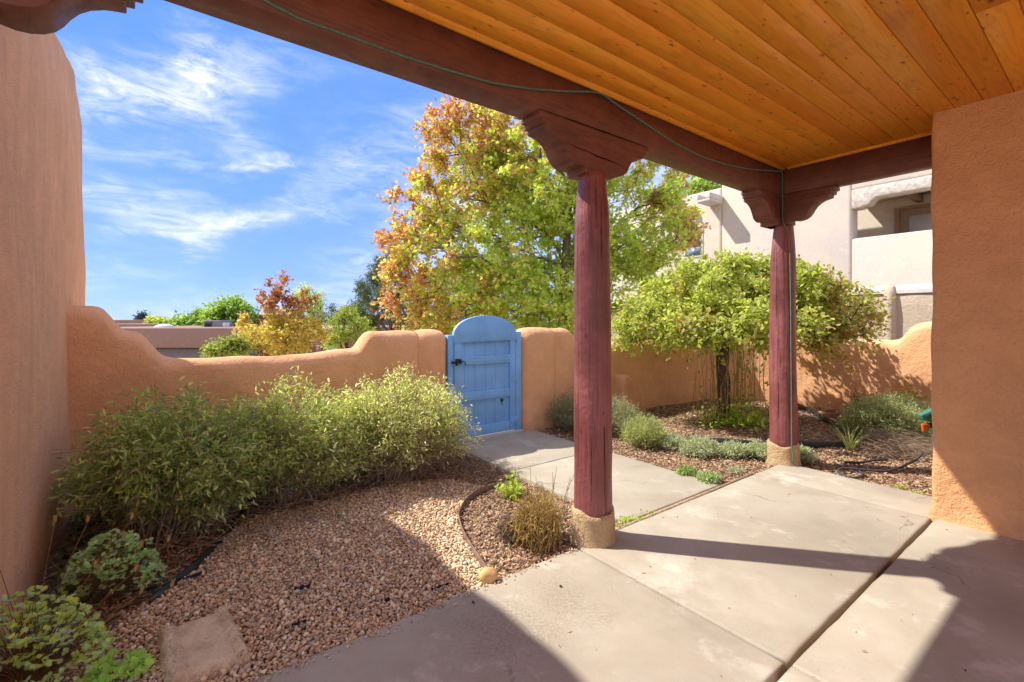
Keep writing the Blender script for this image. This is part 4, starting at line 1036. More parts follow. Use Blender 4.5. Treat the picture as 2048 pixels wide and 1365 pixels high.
bush('seedling', 'yellow green leafy seedling inside the curved metal edging', gnd(1020, 995, GZ), (.11, .08), .15, 16, 150, .045, T_oval(.7), [(.40, .44, .09), (.30, .38, .08)], stemmat='stem_y', base_r=.03, stem_r=.002, cat='plant')
# columbines at the lower left
LEAFK = 1.5
def columbine(label, base, rw, h, n, cols, pods, size=.045):
    t_ = thing('columbine_plant', label, 'plant', tuple(base)); base = np.array(base); sm = MB(); lv = MB(); P = []; Dr = []; up = []
    for i in range(n):
        an_ = rng.uniform(0, 6.28); rr = math.sqrt(rng.uniform()); d = np.array([math.cos(an_)*rr*rw, math.sin(an_)*rr*rw*.75, h*math.sqrt(max(.05, 1-.9*rr*rr))*rng.uniform(.55, 1.05)])
        e = base+d; p0 = base+rng.normal(size=3)*[.02, .02, 0]; c = p0+(e-p0)*.5+[0, 0, h*.22]
        u = np.linspace(0, 1, 6)[:, None]; q = (1-u)**2*p0+2*u*(1-u)*c+u*u*e; sm.tube(q, [.0022, .002, .0018, .0016, .0013, .001], 4, cap=False)
        out = unit(e-base)
        for k in range(3):       # three leaflets, each cut in three
            a_ = an_+(k-1)*1.15; dd = np.array([math.cos(a_), math.sin(a_), .15+rng.normal()*.2]); pp = e+dd*.014
            sm.tube([e, pp], [.001, .0008], 3, cap=False); P.append(pp); Dr.append(dd+rng.normal(size=3)*[.3, .3, .5]); 
            for s_ in (-1, 1):
                a2 = a_+s_*.75; P.append(pp); Dr.append(np.array([math.cos(a2), math.sin(a2), .05+rng.normal()*.2]))
    P = np.array(P); Dr = np.array(Dr)
    add_leaves(lv, P, Dr, size*rng.uniform(.75, 1.2, len(P)), T_fan(), palette(cols, len(P), .14), roll=.8)
    sub(t_, 'stems', sm, M['stem_r']); sub(t_, 'foliage', lv, M['leaf'], tint=True)
    if pods:
        st = MB()
        for (dx, dy, hz) in pods:
            e = base+np.array([dx, dy, hz]); c = base+np.array([dx*.3, dy*.3, hz*.6]); u = np.linspace(0, 1, 7)[:, None]; q = (1-u)**2*base+2*u*(1-u)*c+u*u*e
            st.tube(q, .0016, 4, cap=False)
            pd = MB()
            for k in range(5):
                a_ = k*1.257; o = np.array([math.cos(a_), math.sin(a_), 0]); tl = unit(np.array([dx, dy, .06])+1e-3)*.3+np.array([0, 0, 1])
                pd.tube([e, e+tl*.011+o*.0045, e+tl*.024+o*.004, e+tl*.032+o*.008], [.0015, .0046, .003, .0008], 4, cap=False)
            sub(t_, 'seed_pod', pd, M['stem_y'])
        sub(t_, 'flower_stalk', st, M['stem_r'])
    return t_
CB = [(.28, .42, .26), (.36, .48, .24), (.34, .46, .33), (.42, .50, .20)]
columbine('blue green columbine with rounded lobed leaves by the left house wall', gnd(228, 1195, GZ), .21, .32, 170, CB, None, .021)
columbine('yellowing columbine with dry seed pods at the bottom left corner', gnd(60, 1385, GZ), .25, .36, 190, CB+[(.46, .52, .08), (.52, .50, .10)],
          [(-.2, .3, .52), (-.1, .35, .50), (.02, .40, .40), (.12, .38, .37), (.2, .25, .33), (-.28, .1, .55), (.28, .18, .27), (.05, .22, .36), (.36, .25, .26), (-.02, .5, .45), (.16, .5, .34)], .021)
columbine('small columbine seedling in the gravel near the sandstone block', gnd(235, 1372, GZ), .10, .11, 16, [(.36, .50, .12), (.28, .44, .12)], None, .034)
# dark leaf litter along the wall foot, stuff
lv = MB(); n = 5200
a_ = rng.uniform(-.49, .35, n); b_ = 2.9+1.6*rng.uniform(size=n); keep = a_ < -.46+.75*((b_-2.75)/1.7); a_ = a_[keep]; b_ = b_[keep]; n = len(a_)
P = WA(np.c_[a_, b_, gh(a_, b_)+rng.uniform(.005, .07, n)]); add_leaves(lv, P, np.c_[rng.normal(size=(n, 2)), rng.normal(size=n)*.3], .06*rng.uniform(.5, 1.2, n), T_lance(.26, .2), palette([(.07, .11, .055), (.12, .17, .08), (.16, .14, .08), (.06, .08, .04)], n))
tag(lv.build('leaf_litter', M['leafd'], tint=True), 'dark fallen leaves lying along the foot of the left house wall', 'leaf litter', 'stuff')
# scattered dead twigs under the bushes
mb = MB()
for i in range(1500):
    a0 = rng.uniform(-.45, 2.5); b0 = rng.uniform(3.35, 4.3) + (.25 if a0 > 1 else 0); p = W(a0, b0, gh(a0, b0)+rng.uniform(0, .10)); an_ = rng.uniform(0, 6.28); L = rng.uniform(.05, .28)
    e = p+np.array([math.cos(an_)*L, math.sin(an_)*L, rng.normal()*.04]); mb.tube([p, (p+e)/2+rng.normal(size=3)*.015, e], [.0028, .002, .001], 3, cap=False)
tag(mb.build('fallen_twigs', M['twig']), 'tangle of dead twigs on the ground beneath the three bushes', 'twigs', 'stuff')
# green clippings on gravel
lv = MB(); n = 900
a_ = rng.uniform(-.2, 2.5, n); b_ = rng.uniform(2.3, 3.7, n); k = rng.uniform(size=n) < np.clip((b_-2.2)/1.5, .1, 1); a_ = a_[k]; b_ = b_[k]; n = len(a_)
P = WA(np.c_[a_, b_, gh(a_, b_)+.016]); add_leaves(lv, P, np.c_[rng.normal(size=(n, 2)), rng.normal(size=n)*.1], .042*rng.uniform(.4, 1.1, n), T_lance(.25, .1), palette([(.30, .34, .12), (.22, .28, .12), (.40, .34, .16), (.36, .42, .10)], n))
tag(lv.build('leaf_clippings', M['leafd'], tint=True), 'loose green and tan leaf clippings scattered over gravel and mulch', 'clippings', 'stuff')
lv = MB(); n = 46
q = np.c_[rng.uniform(.7, 4.3, n), rng.uniform(.1, 2.0, n)]; q[:14] = np.c_[rng.uniform(2.6, 3.8, 14), rng.uniform(2.2, 4.5, 14)]
add_leaves(lv, WA(np.c_[q, np.full(n, .009)]), np.c_[rng.normal(size=(n, 2)), np.zeros(n)], .026*rng.uniform(.4, 1.2, n), T_lance(.3, .15), palette([(.30, .20, .09), (.20, .13, .07), (.34, .30, .12)], n), roll=.15)
tag(lv.build('dry_leaves', M['leafd'], tint=True), 'few small dry leaves blown over the patio and path', 'dry leaves', 'stuff')
# weeds in the patio joint
lv = MB()
for (px, py, n) in [(1252, 1040, 70), (1275, 1038, 60), (1300, 1026, 30), (1240, 1050, 25), (1800, 975, 60), (1835, 985, 30)]:
    c = gnd(px, py, .0); P = c+rng.normal(size=(n, 3))*[.03, .015, .01]; add_leaves(lv, P, rdir(n)+[0, 0, .8], .018*rng.uniform(.6, 1.2, n), T_oval(.6), palette([(.26, .36, .06), (.36, .44, .08)], n))
tag(lv.build('joint_weeds', M['leaf'], tint=True), 'tiny green weeds sprouting along the patio edge joint', 'weeds', 'stuff')

# ------------------------------------------------------------------ gravel
LEAFK = 1.0
ICO = None
def ico():
    p = (1+5**.5)/2; V = np.array([(-1, p, 0), (1, p, 0), (-1, -p, 0), (1, -p, 0), (0, -1, p), (0, 1, p), (0, -1, -p), (0, 1, -p), (p, 0, -1), (p, 0, 1), (-p, 0, -1), (-p, 0, 1)]); V = V/np.linalg.norm(V[0])
    F = np.array([(0, 11, 5), (0, 5, 1), (0, 1, 7), (0, 7, 10), (0, 10, 11), (1, 5, 9), (5, 11, 4), (11, 10, 2), (10, 7, 6), (7, 1, 8), (3, 9, 4), (3, 4, 2), (3, 2, 6), (3, 6, 8), (3, 8, 9), (4, 9, 5), (2, 4, 11), (6, 2, 10), (8, 6, 7), (9, 8, 1)])
    return V, F
IV, IF = ico()
def stones(mb, P, r, cols, flat=.62):
    n = len(P); an_ = rng.uniform(0, 6.28, n); sc = np.c_[np.ones(n), rng.uniform(.6, .95, n), rng.uniform(flat*.7, flat*1.2, n)]*np.asarray(r)[:, None]
    V = IV[None]*(1+rng.normal(size=(n, 12, 1))*.13)*sc[:, None]
    tl = rng.normal(size=(n, 2))*.35
    V[:, :, 2] += V[:, :, 0]*tl[:, :1]+V[:, :, 1]*tl[:, 1:]
    c, s_ = np.cos(an_)[:, None], np.sin(an_)[:, None]; x = V[:, :, 0]*c-V[:, :, 1]*s_; y = V[:, :, 0]*s_+V[:, :, 1]*c
    V = np.stack([x, y, V[:, :, 2]], -1)+P[:, None]
    F = (IF[None]+(np.arange(n)*12)[:, None, None]).reshape(-1, 3); mb.add(V.reshape(-1, 3), F, np.repeat(cols, 20, axis=0))
def abp(px, py):
    p = gnd(px, py); return (p[0]*.8+p[1]*.6, -p[0]*.6+p[1]*.8)
edge_r = [abp(985, 1160), abp(960, 1118), abp(930, 1075), abp(914, 1035), abp(920, 1008), abp(945, 985), abp(985, 968)]
gpoly = [(-.55, 2.045), (1.36, 2.045)]+edge_r+[abp(900, 955), abp(800, 965), abp(700, 990), abp(600, 1015), abp(520, 1030), abp(478, 1045), abp(440, 1080), abp(385, 1130), abp(330, 1170), abp(250, 1225), abp(170, 1300), (-.52, 2.55)]
gp = np.array(gpoly)
# base sheet of the gravel bed
cand = np.c_[rng.uniform(-.6, 2.6, 60000), rng.uniform(2.0, 4.2, 60000)]
ins = cand[inpoly(cand, gpoly)]
# poisson-like thinning on a jittered grid
def jitgrid(a0, a1, b0, b1, s):
    A_, B_ = np.meshgrid(np.arange(a0, a1, s), np.arange(b0, b1, s)); P = np.c_[A_.ravel(), B_.ravel()]; return P+rng.uniform(-.5, .5, P.shape)*s
GP = jitgrid(-.6, 2.6, 2.0, 4.2, .0145); GP = GP[inpoly(GP, gpoly)]
GP2 = jitgrid(-.6, 2.6, 2.0, 4.2, .020); GP2 = GP2[inpoly(GP2, gpoly)]
def gcols(P):
    n = len(P); c = palette([(.78, .50, .27), (.86, .62, .36), (.58, .36, .19), (.90, .73, .50), (.72, .54, .34), (.46, .33, .24)], n, .16)
    wh = rng.uniform(size=n) < .05; c[wh] = palette([(.6, .52, .44), (.55, .45, .38)], int(wh.sum()))
    # paler stone colours along the curved edging
    er = np.array(edge_r); d = np.min(np.linalg.norm(P[:, None]-er[None], axis=2), axis=1)
    k = (rng.uniform(size=n) < np.clip(1.25-d/.20, 0, 1)) & (P[:, 0] > .9) & (P[:, 1] < 2.95); c[k] = palette([(.85, .68, .44), (.78, .56, .33), (.88, .74, .52)], int(k.sum()), .1)
    return c
mb = MB()
P3 = WA(np.c_[GP, gh(GP[:, 0], GP[:, 1])+.004+rng.uniform(0, .006, len(GP))]); stones(mb, P3, rng.uniform(.0065, .0115, len(P3)), gcols(GP))
P3 = WA(np.c_[GP2, gh(GP2[:, 0], GP2[:, 1])+.012+rng.uniform(0, .010, len(GP2))]); stones(mb, P3, 0.0060+.0100*rng.uniform(0, 1, len(P3))**1.8, gcols(GP2))
# stray stones on mulch within the edging and near the slab
GS = np.c_[rng.uniform(1.3, 2.2, 500), rng.uniform(2.07, 2.7, 500)]
P3 = WA(np.c_[GS, gh(GS[:, 0], GS[:, 1])+.004]); stones(mb, P3, rng.uniform(.005, .011, 500), gcols(GS))
tag(mb.build('gravel', M['stonechip'], tint=True, stuff=True), 'reddish brown pea gravel bed between patio and bushes', 'gravel')
# few pale lone stones and debris on the concrete
mb = MB(); n = 60
q = np.c_[rng.uniform(.6, 4.2, n), rng.uniform(.2, 2.0, n)]; P3 = WA(np.c_[q, np.full(n, .006)]); stones(mb, P3, rng.uniform(.0015, .0045, n), palette([(.12, .07, .05), (.2, .12, .08), (.5, .42, .34)], n))
for (px, py, r) in [(1121, 1172, .009), (946, 1204, .009), (886, 1214, .006), (1390, 1118, .004)]:
    stones(mb, gnd(px, py, .006)[None], np.array([r]), np.array([[.13, .08, .05]]))
q = np.c_[rng.uniform(.1, 2.0, 260), 2.052-np.abs(rng.normal(size=260))*.035]; P3 = WA(np.c_[q, np.full(260, .006)]); stones(mb, P3, rng.uniform(.002, .007, 260), gcols(q))
tag(mb.build('debris', M['mulchchip'], tint=True, stuff=True), 'tiny crumbs of soil and grit scattered on the concrete', 'debris')

# ------------------------------------------------------------------ mulch
def chips(mb, P, L, wd_, cols):
    n = len(P); x = unit(np.c_[rng.normal(size=(n, 2)), rng.normal(size=n)*.22]); up = unit(np.c_[rng.normal(size=(n, 2))*.35, np.ones(n)]); y = unit(np.cross(up, x)); z = np.cross(x, y)
    B8 = np.array([(-.5, -.5, 0), (.5, -.35, 0), (.5, .35, 0), (-.5, .5, 0), (-.42, -.4, 1), (.4, -.3, 1), (.42, .3, 1), (-.4, .42, 1)])
    th = wd_*.35
    V = P[:, None]+B8[None, :, 0, None]*L[:, None, None]*x[:, None]+B8[None, :, 1, None]*wd_[:, None, None]*y[:, None]+B8[None, :, 2, None]*th[:, None, None]*z[:, None]
    Fq = np.array([(4, 5, 6, 7), (0, 1, 5, 4), (1, 2, 6, 5), (2, 3, 7, 6), (3, 0, 4, 7)]); F = (Fq[None]+(np.arange(n)*8)[:, None, None]).reshape(-1, 4)
    mb.add(V.reshape(-1, 3), F, np.repeat(cols, 5, axis=0))
mb = MB(); MP = []
for (a0, a1, b0, b1, s) in [(-.5, 2.6, 2.06, 4.55, .021), (3.8, 5.2, 2.06, 4.55, .026), (4.88, 6.4, .2, 2.06, .024), (5.2, 8.5, .4, 4.6, .036), (2.4, 3.9, 2.054, 2.104, .016)]:
    q = jitgrid(a0, a1, b0, b1, s); MP.append(q)
MP = np.concatenate(MP); k = inpoly(MP, gpoly) & (rng.uniform(size=len(MP)) < .97); MP = MP[~k]
k = (MP[:, 0] > 2.56) & (MP[:, 0] < 3.80) & (MP[:, 1] > 2.11); MP = MP[~k]
n = len(MP); far = np.linalg.norm(MP, axis=1)
P3 = WA(np.c_[MP, gh(MP[:, 0], MP[:, 1])+rng.uniform(-.002, .018, n)])
cm = palette([(.26, .145, .08), (.38, .23, .135), (.17, .095, .06), (.48, .31, .19), (.58, .42, .27)], n, .2)
chips(mb, P3, rng.uniform(.014, .042, n)*(1+far*.05), rng.uniform(.005, .012, n)*(1+far*.08), cm)
tag(mb.build('bark_mulch', M['mulchchip'], tint=True, stuff=True), 'shredded brown bark mulch covering the planting beds', 'mulch')

# ------------------------------------------------------------------ edging strips
def edging(label, pxs, h, mat, th=.004, lift=0.0, name='edging_strip'):
    P = np.array([gnd(x, y, 0) for x, y in pxs]); s = np.r_[0, np.cumsum(np.linalg.norm(np.diff(P, axis=0), axis=1))]
    q = np.linspace(0, s[-1], 50); P = np.stack([np.interp(q, s, P[:, k_]) for k_ in range(3)], 1)
    for _ in range(4): P[1:-1] = (P[:-2]+2*P[1:-1]+P[2:])/4
    tg = unit(np.gradient(P, axis=0)); nr = np.c_[-tg[:, 1], tg[:, 0], np.zeros(50)]
    ht = h*(1+.12*np.sin(q*9))+lift
    V = np.concatenate([P-nr*th/2+[0, 0, -.08], P+nr*th/2+[0, 0, -.08], P+nr*th/2+np.c_[np.zeros((50, 2)), ht], P-nr*th/2+np.c_[np.zeros((50, 2)), ht]]); m = 50; F = []
    for i in range(m-1):
        for k_ in range(4): F.append((k_*m+i, k_*m+i+1, ((k_+1) % 4)*m+i+1, ((k_+1) % 4)*m+i))
    F += [(0, m, 2*m, 3*m), (m-1, 4*m-1, 3*m-1, 2*m-1)]
    mb = MB(); mb.add(V, F); o = mb.build(name, M[mat]); tag(o, label, 'edging'); return o
edging('rusty curved metal edging ending at the round yellow stone', [(1005, 968), (985, 970), (955, 982), (930, 1000), (916, 1030), (925, 1062), (945, 1095), (965, 1125), (990, 1160)], .014, 'rust', .003)
edging('dark green plastic edging curving under the left bush', [(495, 1012), (470, 1045), (435, 1085), (390, 1130), (350, 1160), (300, 1200)], .012, 'plastic_dk', .014)
edging('dark green edging behind the thyme mounds and corner post', [(1310, 886), (1340, 880), (1420, 885), (1500, 890), (1600, 892), (1700, 893)], .04, 'plastic_dk', .006, .01)
edging('dark green edging strip before the catmint at the foot of the right wall', [(1590, 812), (1620, 824), (1650, 840), (1690, 858), (1720, 868)], .05, 'plastic_dk', .006)

# ------------------------------------------------------------------ sandstone block
def block():
    mb = MB(); n = 26; V = []
    c = [gnd(322, 1243, .07), gnd(452, 1200, .07), gnd(494, 1283, .07), gnd(345, 1340, .07)]
    c = [np.array(p) for p in c]; cen = sum(c)/4
    def pt(u, v): return (c[0]*(1-u)*(1-v)+c[1]*u*(1-v)+c[2]*u*v+c[3]*(1-u)*v)
    hsh = lambda i, j: math.sin(i*12.9+j*78.2)*.5+math.sin(i*3.1+j*7.7)*.5
    for i in range(n+1):
        for j in range(n+1):
            u, v = i/n, j/n; p = pt(u, v); e = min(u, 1-u, v, 1-v)
            dip = -.018*min(1, max(0, (min(u*1.0, 1.02-u)-.12)/.10)) if True else 0
            z = -.03+.07+.012+dip-.012*max(0, (.05-e)/.05)+.0022*hsh(i, j)
            if .02 < u < .20 or .80 < u < .98: z += .006*math.sin(v*62+u*26+2*math.sin(v*9))+.003*math.sin(v*111+u*40)
            V.append((p[0], p[1], z))
    m = n+1; F = [(i*m+j, (i+1)*m+j, (i+1)*m+j+1, i*m+j+1) for i in range(n) for j in range(n)]
    ring = [i*m for i in range(n)]+[n*m+j for j in range(n)]+[i*m+n for i in range(n, 0, -1)]+[j for j in range(n, 0, -1)]
    base = len(V); k = len(ring)
    for lev in range(1, 7):
        for q, r_ in enumerate(ring):
            p = np.array(V[r_]); o = unit(p[:2]-cen[:2]); s_ = (.006*lev if lev < 4 else .018)+.006*math.sin(q*1.9+lev*1.3)+.005*math.sin(q*.7-lev*2)
            V.append((p[0]+o[0]*s_, p[1]+o[1]*s_, p[2]-(.10*lev/6)+.002*math.sin(q*3)))
    for lev in range(6):
        for q in range(k):
            a = ring[q] if lev == 0 else base+(lev-1)*k+q; b = ring[(q+1) % k] if lev == 0 else base+(lev-1)*k+(q+1) % k
            F.append((a, base+lev*k+q, base+lev*k+(q+1) % k, b))
    mb.add(np.array(V), F); o = mb.build('sandstone_block', M['flag'], smooth=True)
    return tag(o, 'rough squared tan sandstone block lying in the gravel', 'stone block')
block()
def rock(name, label, cat, c, r, mat, sq=(1, 1, .8), rough=.08):
    mb = MB(); nu, nv = 20, 12; V = []
    for i in range(nv+1):
        th = math.pi*i/nv
        for j in range(nu):
            ph = 2*math.pi*j/nu; q = 1+rough*(math.sin(3*ph+th*2)+.7*math.sin(5*th-ph*2)+.4*math.sin(7*ph+5*th))*math.sin(th)
            V.append((c[0]+r*sq[0]*q*math.sin(th)*math.cos(ph), c[1]+r*sq[1]*q*math.sin(th)*math.sin(ph), c[2]+r*sq[2]*q*math.cos(th)))
    mb.add(np.array(V), [(i*nu+j, (i+1)*nu+j, (i+1)*nu+(j+1) % nu, i*nu+(j+1) % nu) for i in range(nv) for j in range(nu)])
    return tag(mb.build(name, M[mat], smooth=True), label, cat)
c = gnd(976, 1166, 0); rock('stone', 'round yellow sandstone lump at the patio edge by the metal edging', 'stone', (c[0], c[1]+.03, .022), .048, 'rock', (1.05, .85, .92))
c = gnd(1655, 832, 0)
mb = MB()
mb = MB(); mb.box(c[0]-.13, c[0]+.14, c[1]-.07, c[1]+.07, -.03, .06, 'w'); mb.box(c[0]-.06, c[0]+.10, c[1]-.05, c[1]+.06, .061, .115, 'w'); o = mb.build('rubble', M['brick'], bevel=.02, segs=3)
tag(o, 'small broken brick lumps on the mulch below the right wall', 'rubble')
# hose loops
def hose(name, label, pts, r, mat, cat='hose'):
    P = np.array(pts, float); s = np.r_[0, np.cumsum(np.linalg.norm(np.diff(P, axis=0), axis=1))]; q = np.linspace(0, s[-1], 90)
    P = np.stack([np.interp(q, s, P[:, k_]) for k_ in range(3)], 1)
    for _ in range(6): P[1:-1] = (P[:-2]+2*P[1:-1]+P[2:])/4
    mb = MB(); mb.tube(P, r, 8); return tag(mb.build(name, M[mat], smooth=True), label, cat)
hz = .005
hose('hose', 'dark grey garden hose lying in loops on the mulch by the patio edge', [gnd(x, y, z) for x, y, z in [(1718, 942, hz), (1727, 950, hz), (1716, 956, hz), (1700, 956, hz), (1681, 950, hz), (1674, 941, hz+.01), (1684, 936, hz+.015), (1710, 938, hz+.015), (1745, 942, hz+.01), (1775, 943, hz+.01), (1805, 934, hz+.03), (1830, 921, hz+.05), (1845, 908, hz+.08)]], .0105, 'hose')
hose('soaker_tip', 'thick black hose end lying in the mulch above the loops', [gnd(x, y, .01) for x, y in [(1690, 925), (1720, 926), (1740, 922), (1760, 920), (1772, 920)]], .0125, 'hose')
mb = MB(); mb.tube([gnd(1630, 903, .0), gnd(1660, 897, .01), gnd(1685, 876, .05), gnd(1695, 868, .08)], [.003, .003, .0025, .002], 5)
tag(mb.build('stick', M['rust'], smooth=True), 'thin orange brown stick leaning on the dark edging', 'stick')
# drip line and weed fabric scraps
hose('drip_line', 'thin black drip line curling out by the path corner below the gate', [gnd(x, y, .01) for x, y in [(912, 905), (925, 908), (937, 918), (943, 930), (930, 915)]], .004, 'hose', 'drip line')
hose('drip_line', 'thin black drip line in the bed beside the straw stalks', [gnd(x, y, .01) for x, y in [(1012, 996), (1030, 991), (1050, 989)]], .004, 'hose', 'drip line')
def scrap(label, px, py, L, wd_, ang):
    c = gnd(px, py, -.006); mb = MB(); n = 8; V = []
    for i in range(n+1):
        for s_ in (-1, 1):
            u = (i/n-.5)*L; v = s_*wd_/2*(1-.6*abs(i/n-.5))*(1+.3*math.sin(i*2.1+s_)); V.append((c[0]+u*math.cos(ang)-v*math.sin(ang), c[1]+u*math.sin(ang)+v*math.cos(ang), c[2]+.012+.006*math.sin(i*1.7+s_)))
    mb.add(np.array(V), [(2*i, 2*i+1, 2*i+3, 2*i+2) for i in range(n)]); o = mb.build('fabric_scrap', M['fabric'], smooth=True)
    so = o.modifiers.new('thick', 'SOLIDIFY'); so.thickness = .003
    tag(o, label, 'weed fabric', group='weed fabric scraps')
scrap('long black weed fabric scrap poking out beside the plastic edging', 350, 1168, .24, .028, .75)
scrap('black weed fabric scrap showing in the middle of the gravel', 605, 1180, .075, .03, .4)
scrap('small black weed fabric scrap nearer the patio in the lower gravel', 598, 1252, .06, .016, .6)
scrap('thin black weed fabric scrap close to the patio edge left of the yellow stone', 880, 1178, .10, .012, .6)
scrap('short black weed fabric scrap in the gravel half way to the yellow stone', 775, 1205, .03, .02, 1.2)
# crumpled plastic bag behind columbine
mb = MB(); c = gnd(82, 1290, .04); nu, nv = 26, 16; V = []
for i in range(nv+1):
    th = math.pi*i/nv
    for j in range(nu):
        ph = 2*math.pi*j/nu; q = 1+.16*math.sin(4*ph+3*th)+.13*math.sin(9*th-3*ph)+.10*math.sin(11*ph+6*th); V.append((c[0]+.10*q*math.sin(th)*math.cos(ph), c[1]+.07*q*math.sin(th)*math.sin(ph), c[2]+.055*q*math.cos(th)))
mb.add(np.array(V), [(i*nu+j, (i+1)*nu+j, (i+1)*nu+(j+1) % nu, i*nu+(j+1) % nu) for i in range(nv) for j in range(nu)])
tag(mb.build('plastic_bag', M['bag'], smooth=True), 'crumpled whitish plastic bag behind the lower left columbine', 'bag')
# sprinkler tool at the right
tt_ = thing('hose_sprayer', 'green and black garden sprayer with orange tip beside the right house corner', 'sprayer', tuple(at(1860, 845, 4.6)))
c = at(1882, 835, 4.45)
mb = MB(); mb.prism([(-.17, -.03), (-.19, .02), (-.09, .075), (.10, .09), (.12, -.0), (-.08, -.045)], lambda x, z: np.array([c[0]+x, c[1]-.05, c[2]+z]), lambda x, z: np.array([c[0]+x, c[1]+.05, c[2]+z])); sub(tt_, 'body', mb, M['toolgreen'], bevel=.012, segs=3)
mb = MB(); mb.tube([c+np.array([-.12, 0, -.078]), c+np.array([-.04, 0, -.074]), c+np.array([.10, 0, -.085])], [.022, .032, .036], 12); sub(tt_, 'collar', mb, M['hose'])
mb = MB(); mb.tube([c+np.array([-.165, 0, -.065]), c+np.array([-.165, 0, -.14])], [.022, .015], 10); mb.tube([c+np.array([-.18, 0, -.082]), c+np.array([-.12, 0, -.078])], .017, 10); sub(tt_, 'nozzle', mb, M['orange'], bevel=.003)
mb = MB(); mb.tube([c+np.array([.05, 0, -.08]), c+np.array([.06, 0, -1.02+.0]), ], .012, 8); sub(tt_, 'stake', mb, M['hose'])

# ------------------------------------------------------------------ pale neighbour house
nh = thing('pale_house', 'pale two storey stucco neighbour house with balcony behind the court', 'house', tuple(W(16, 7, -1)))
AF = 14.0
def nbx(name, a0, a1, b0, b1, z0, z1, mat='white', bev=.08, par=None):
    mb = MB(); mb.box(a0, a1, b0, b1, z0, z1); return sub(par or nh, name, mb, M[mat], bevel=bev, segs=4)
nbx('wall', AF, AF+.5, 4.27, 7.72, -1, 6.7)
nbx('wall', AF, AF+.5, -2, 4.27, -1, 3.46, bev=.05)
nbx('wall', AF, AF+.5, -2, 4.27, 4.70, 6.7, bev=.05)
nbx('wall', AF-.003, AF+6, 7.72, 12.6, -1, 5.56)
nbx('wall', AF+2.0, AF+6, -2, 7.7, -1, 6.6, 'white')
nbx('soffit', AF+.5, AF+2.0, -2, 4.6, 4.70, 4.9, 'white', 0)
nbx('floor', AF+.5, AF+2.0, -2, 4.6, 2.4, 2.6, 'white', 0)
# carved lintel
lint = [(-2, 4.695), (4.262, 4.695), (4.262, 4.22), (4.08, 4.22), (4.05, 4.26), (4.01, 4.25), (3.95, 4.26), (3.90, 4.29), (3.87, 4.34), (3.84, 4.36), (3.83, 4.39), (3.79, 4.40), (3.78, 4.43), (-2, 4.43)]
mb = MB(); mb.prism(lint, lambda b_, z: W(AF-.02, b_, z), lambda b_, z: W(AF+.4, b_, z)); sub(nh, 'lintel', mb, M['whitewash'], bevel=.01)
for bb in (3.35, 2.75, 2.1): nbx('roof_beam', AF+.45, AF+2.0, bb-.07, bb+.07, 4.50, 4.69, 'doorwood', .01)
dr = nbx('door', AF+1.90, AF+1.99, 2.55, 3.75, 2.6, 4.35, 'doorwood', .01)
nbx('pane', AF+1.88, AF+1.897, 2.72, 3.55, 2.9, 4.15, 'tan_cap', 0, dr)
nbx('door_frame', AF+1.86, AF+1.895, 2.44, 2.55, 2.6, 4.42, 'doorwood', .005); nbx('door_frame', AF+1.86, AF+1.895, 3.75, 3.86, 2.6, 4.42, 'doorwood', .005); nbx('door_frame', AF+1.86, AF+1.895, 2.551, 3.749, 4.352, 4.42, 'doorwood', .005)
wn = nbx('window', AF-.03, AF+.02, 8.33, 9.02, 3.45, 4.46, 'white_paint', .01)
nbx('pane', AF-.045, AF-.032, 8.39, 8.96, 3.80, 4.40, 'glass', 0, wn); nbx('pane', AF-.045, AF-.032, 8.39, 8.96, 3.52, 3.74, 'glass', 0, wn)
mb = MB(); mb.box(AF-.75, AF-.01, 7.66, 8.12, 5.02, 5.10); mb.box(AF-.75, AF-.01, 7.66, 7.74, 5.101, 5.28); mb.box(AF-.75, AF-.01, 8.04, 8.12, 5.101, 5.28); sub(nh, 'rain_spout', mb, M['tan_cap'], bevel=.02)
nbx('vent', AF-.25, AF-.01, 8.62, 8.82, 4.98, 5.14, 'tan_cap', .02)
nw = thing('garden_wall', 'tan stucco yard wall with one rounded buttress below the pale house', 'wall', tuple(W(10.6, 3, 0)))
sub(nw, 'wall', adobe([(10.7, 12, 1.86), (10.7, 6.0, 1.90), (10.7, 3.6, 1.92), (10.7, 3.2, 1.93), (10.7, 1, 1.94), (10.7, -2, 1.94)], .34, .14, seed=21, endround=(False, False), amp=.006), M['tan'], smooth=True)
mb = adobe([(10.7, 12, 1.95), (10.7, 6.0, 2.0), (10.7, 3.6, 2.02), (10.7, 3.2, 2.03), (10.7, 1, 2.04), (10.7, -2, 2.04)], .37, .10, zb=1.87, seed=22, endround=(False, False), amp=.004); sub(nw, 'coping', mb, M['tan_cap'], smooth=True)
mb = MB(); bb = 2.62; prof = [(-.10, 0), (-.085, .07), (-.05, .12), (0, .14), (.05, .12), (.085, .07), (.10, 0)]
V = []; zs = [-.5, 1.0, 1.7, 1.88, 1.98, 2.03]; sc = [1.1, 1, .95, .85, .6, .2]
for z, s_ in zip(zs, sc):
    for (x, y) in prof: V.append(W(10.53-y*s_, bb+x*(.5+.5*s_), z))
m = len(prof); mb.add(np.array(V), [(i*m+j, i*m+j+1, (i+1)*m+j+1, (i+1)*m+j) for i in range(len(zs)-1) for j in range(m-1)]+[tuple((len(zs)-1)*m+j for j in range(m))])
sub(nw, 'buttress', mb, M['tan'], smooth=True)

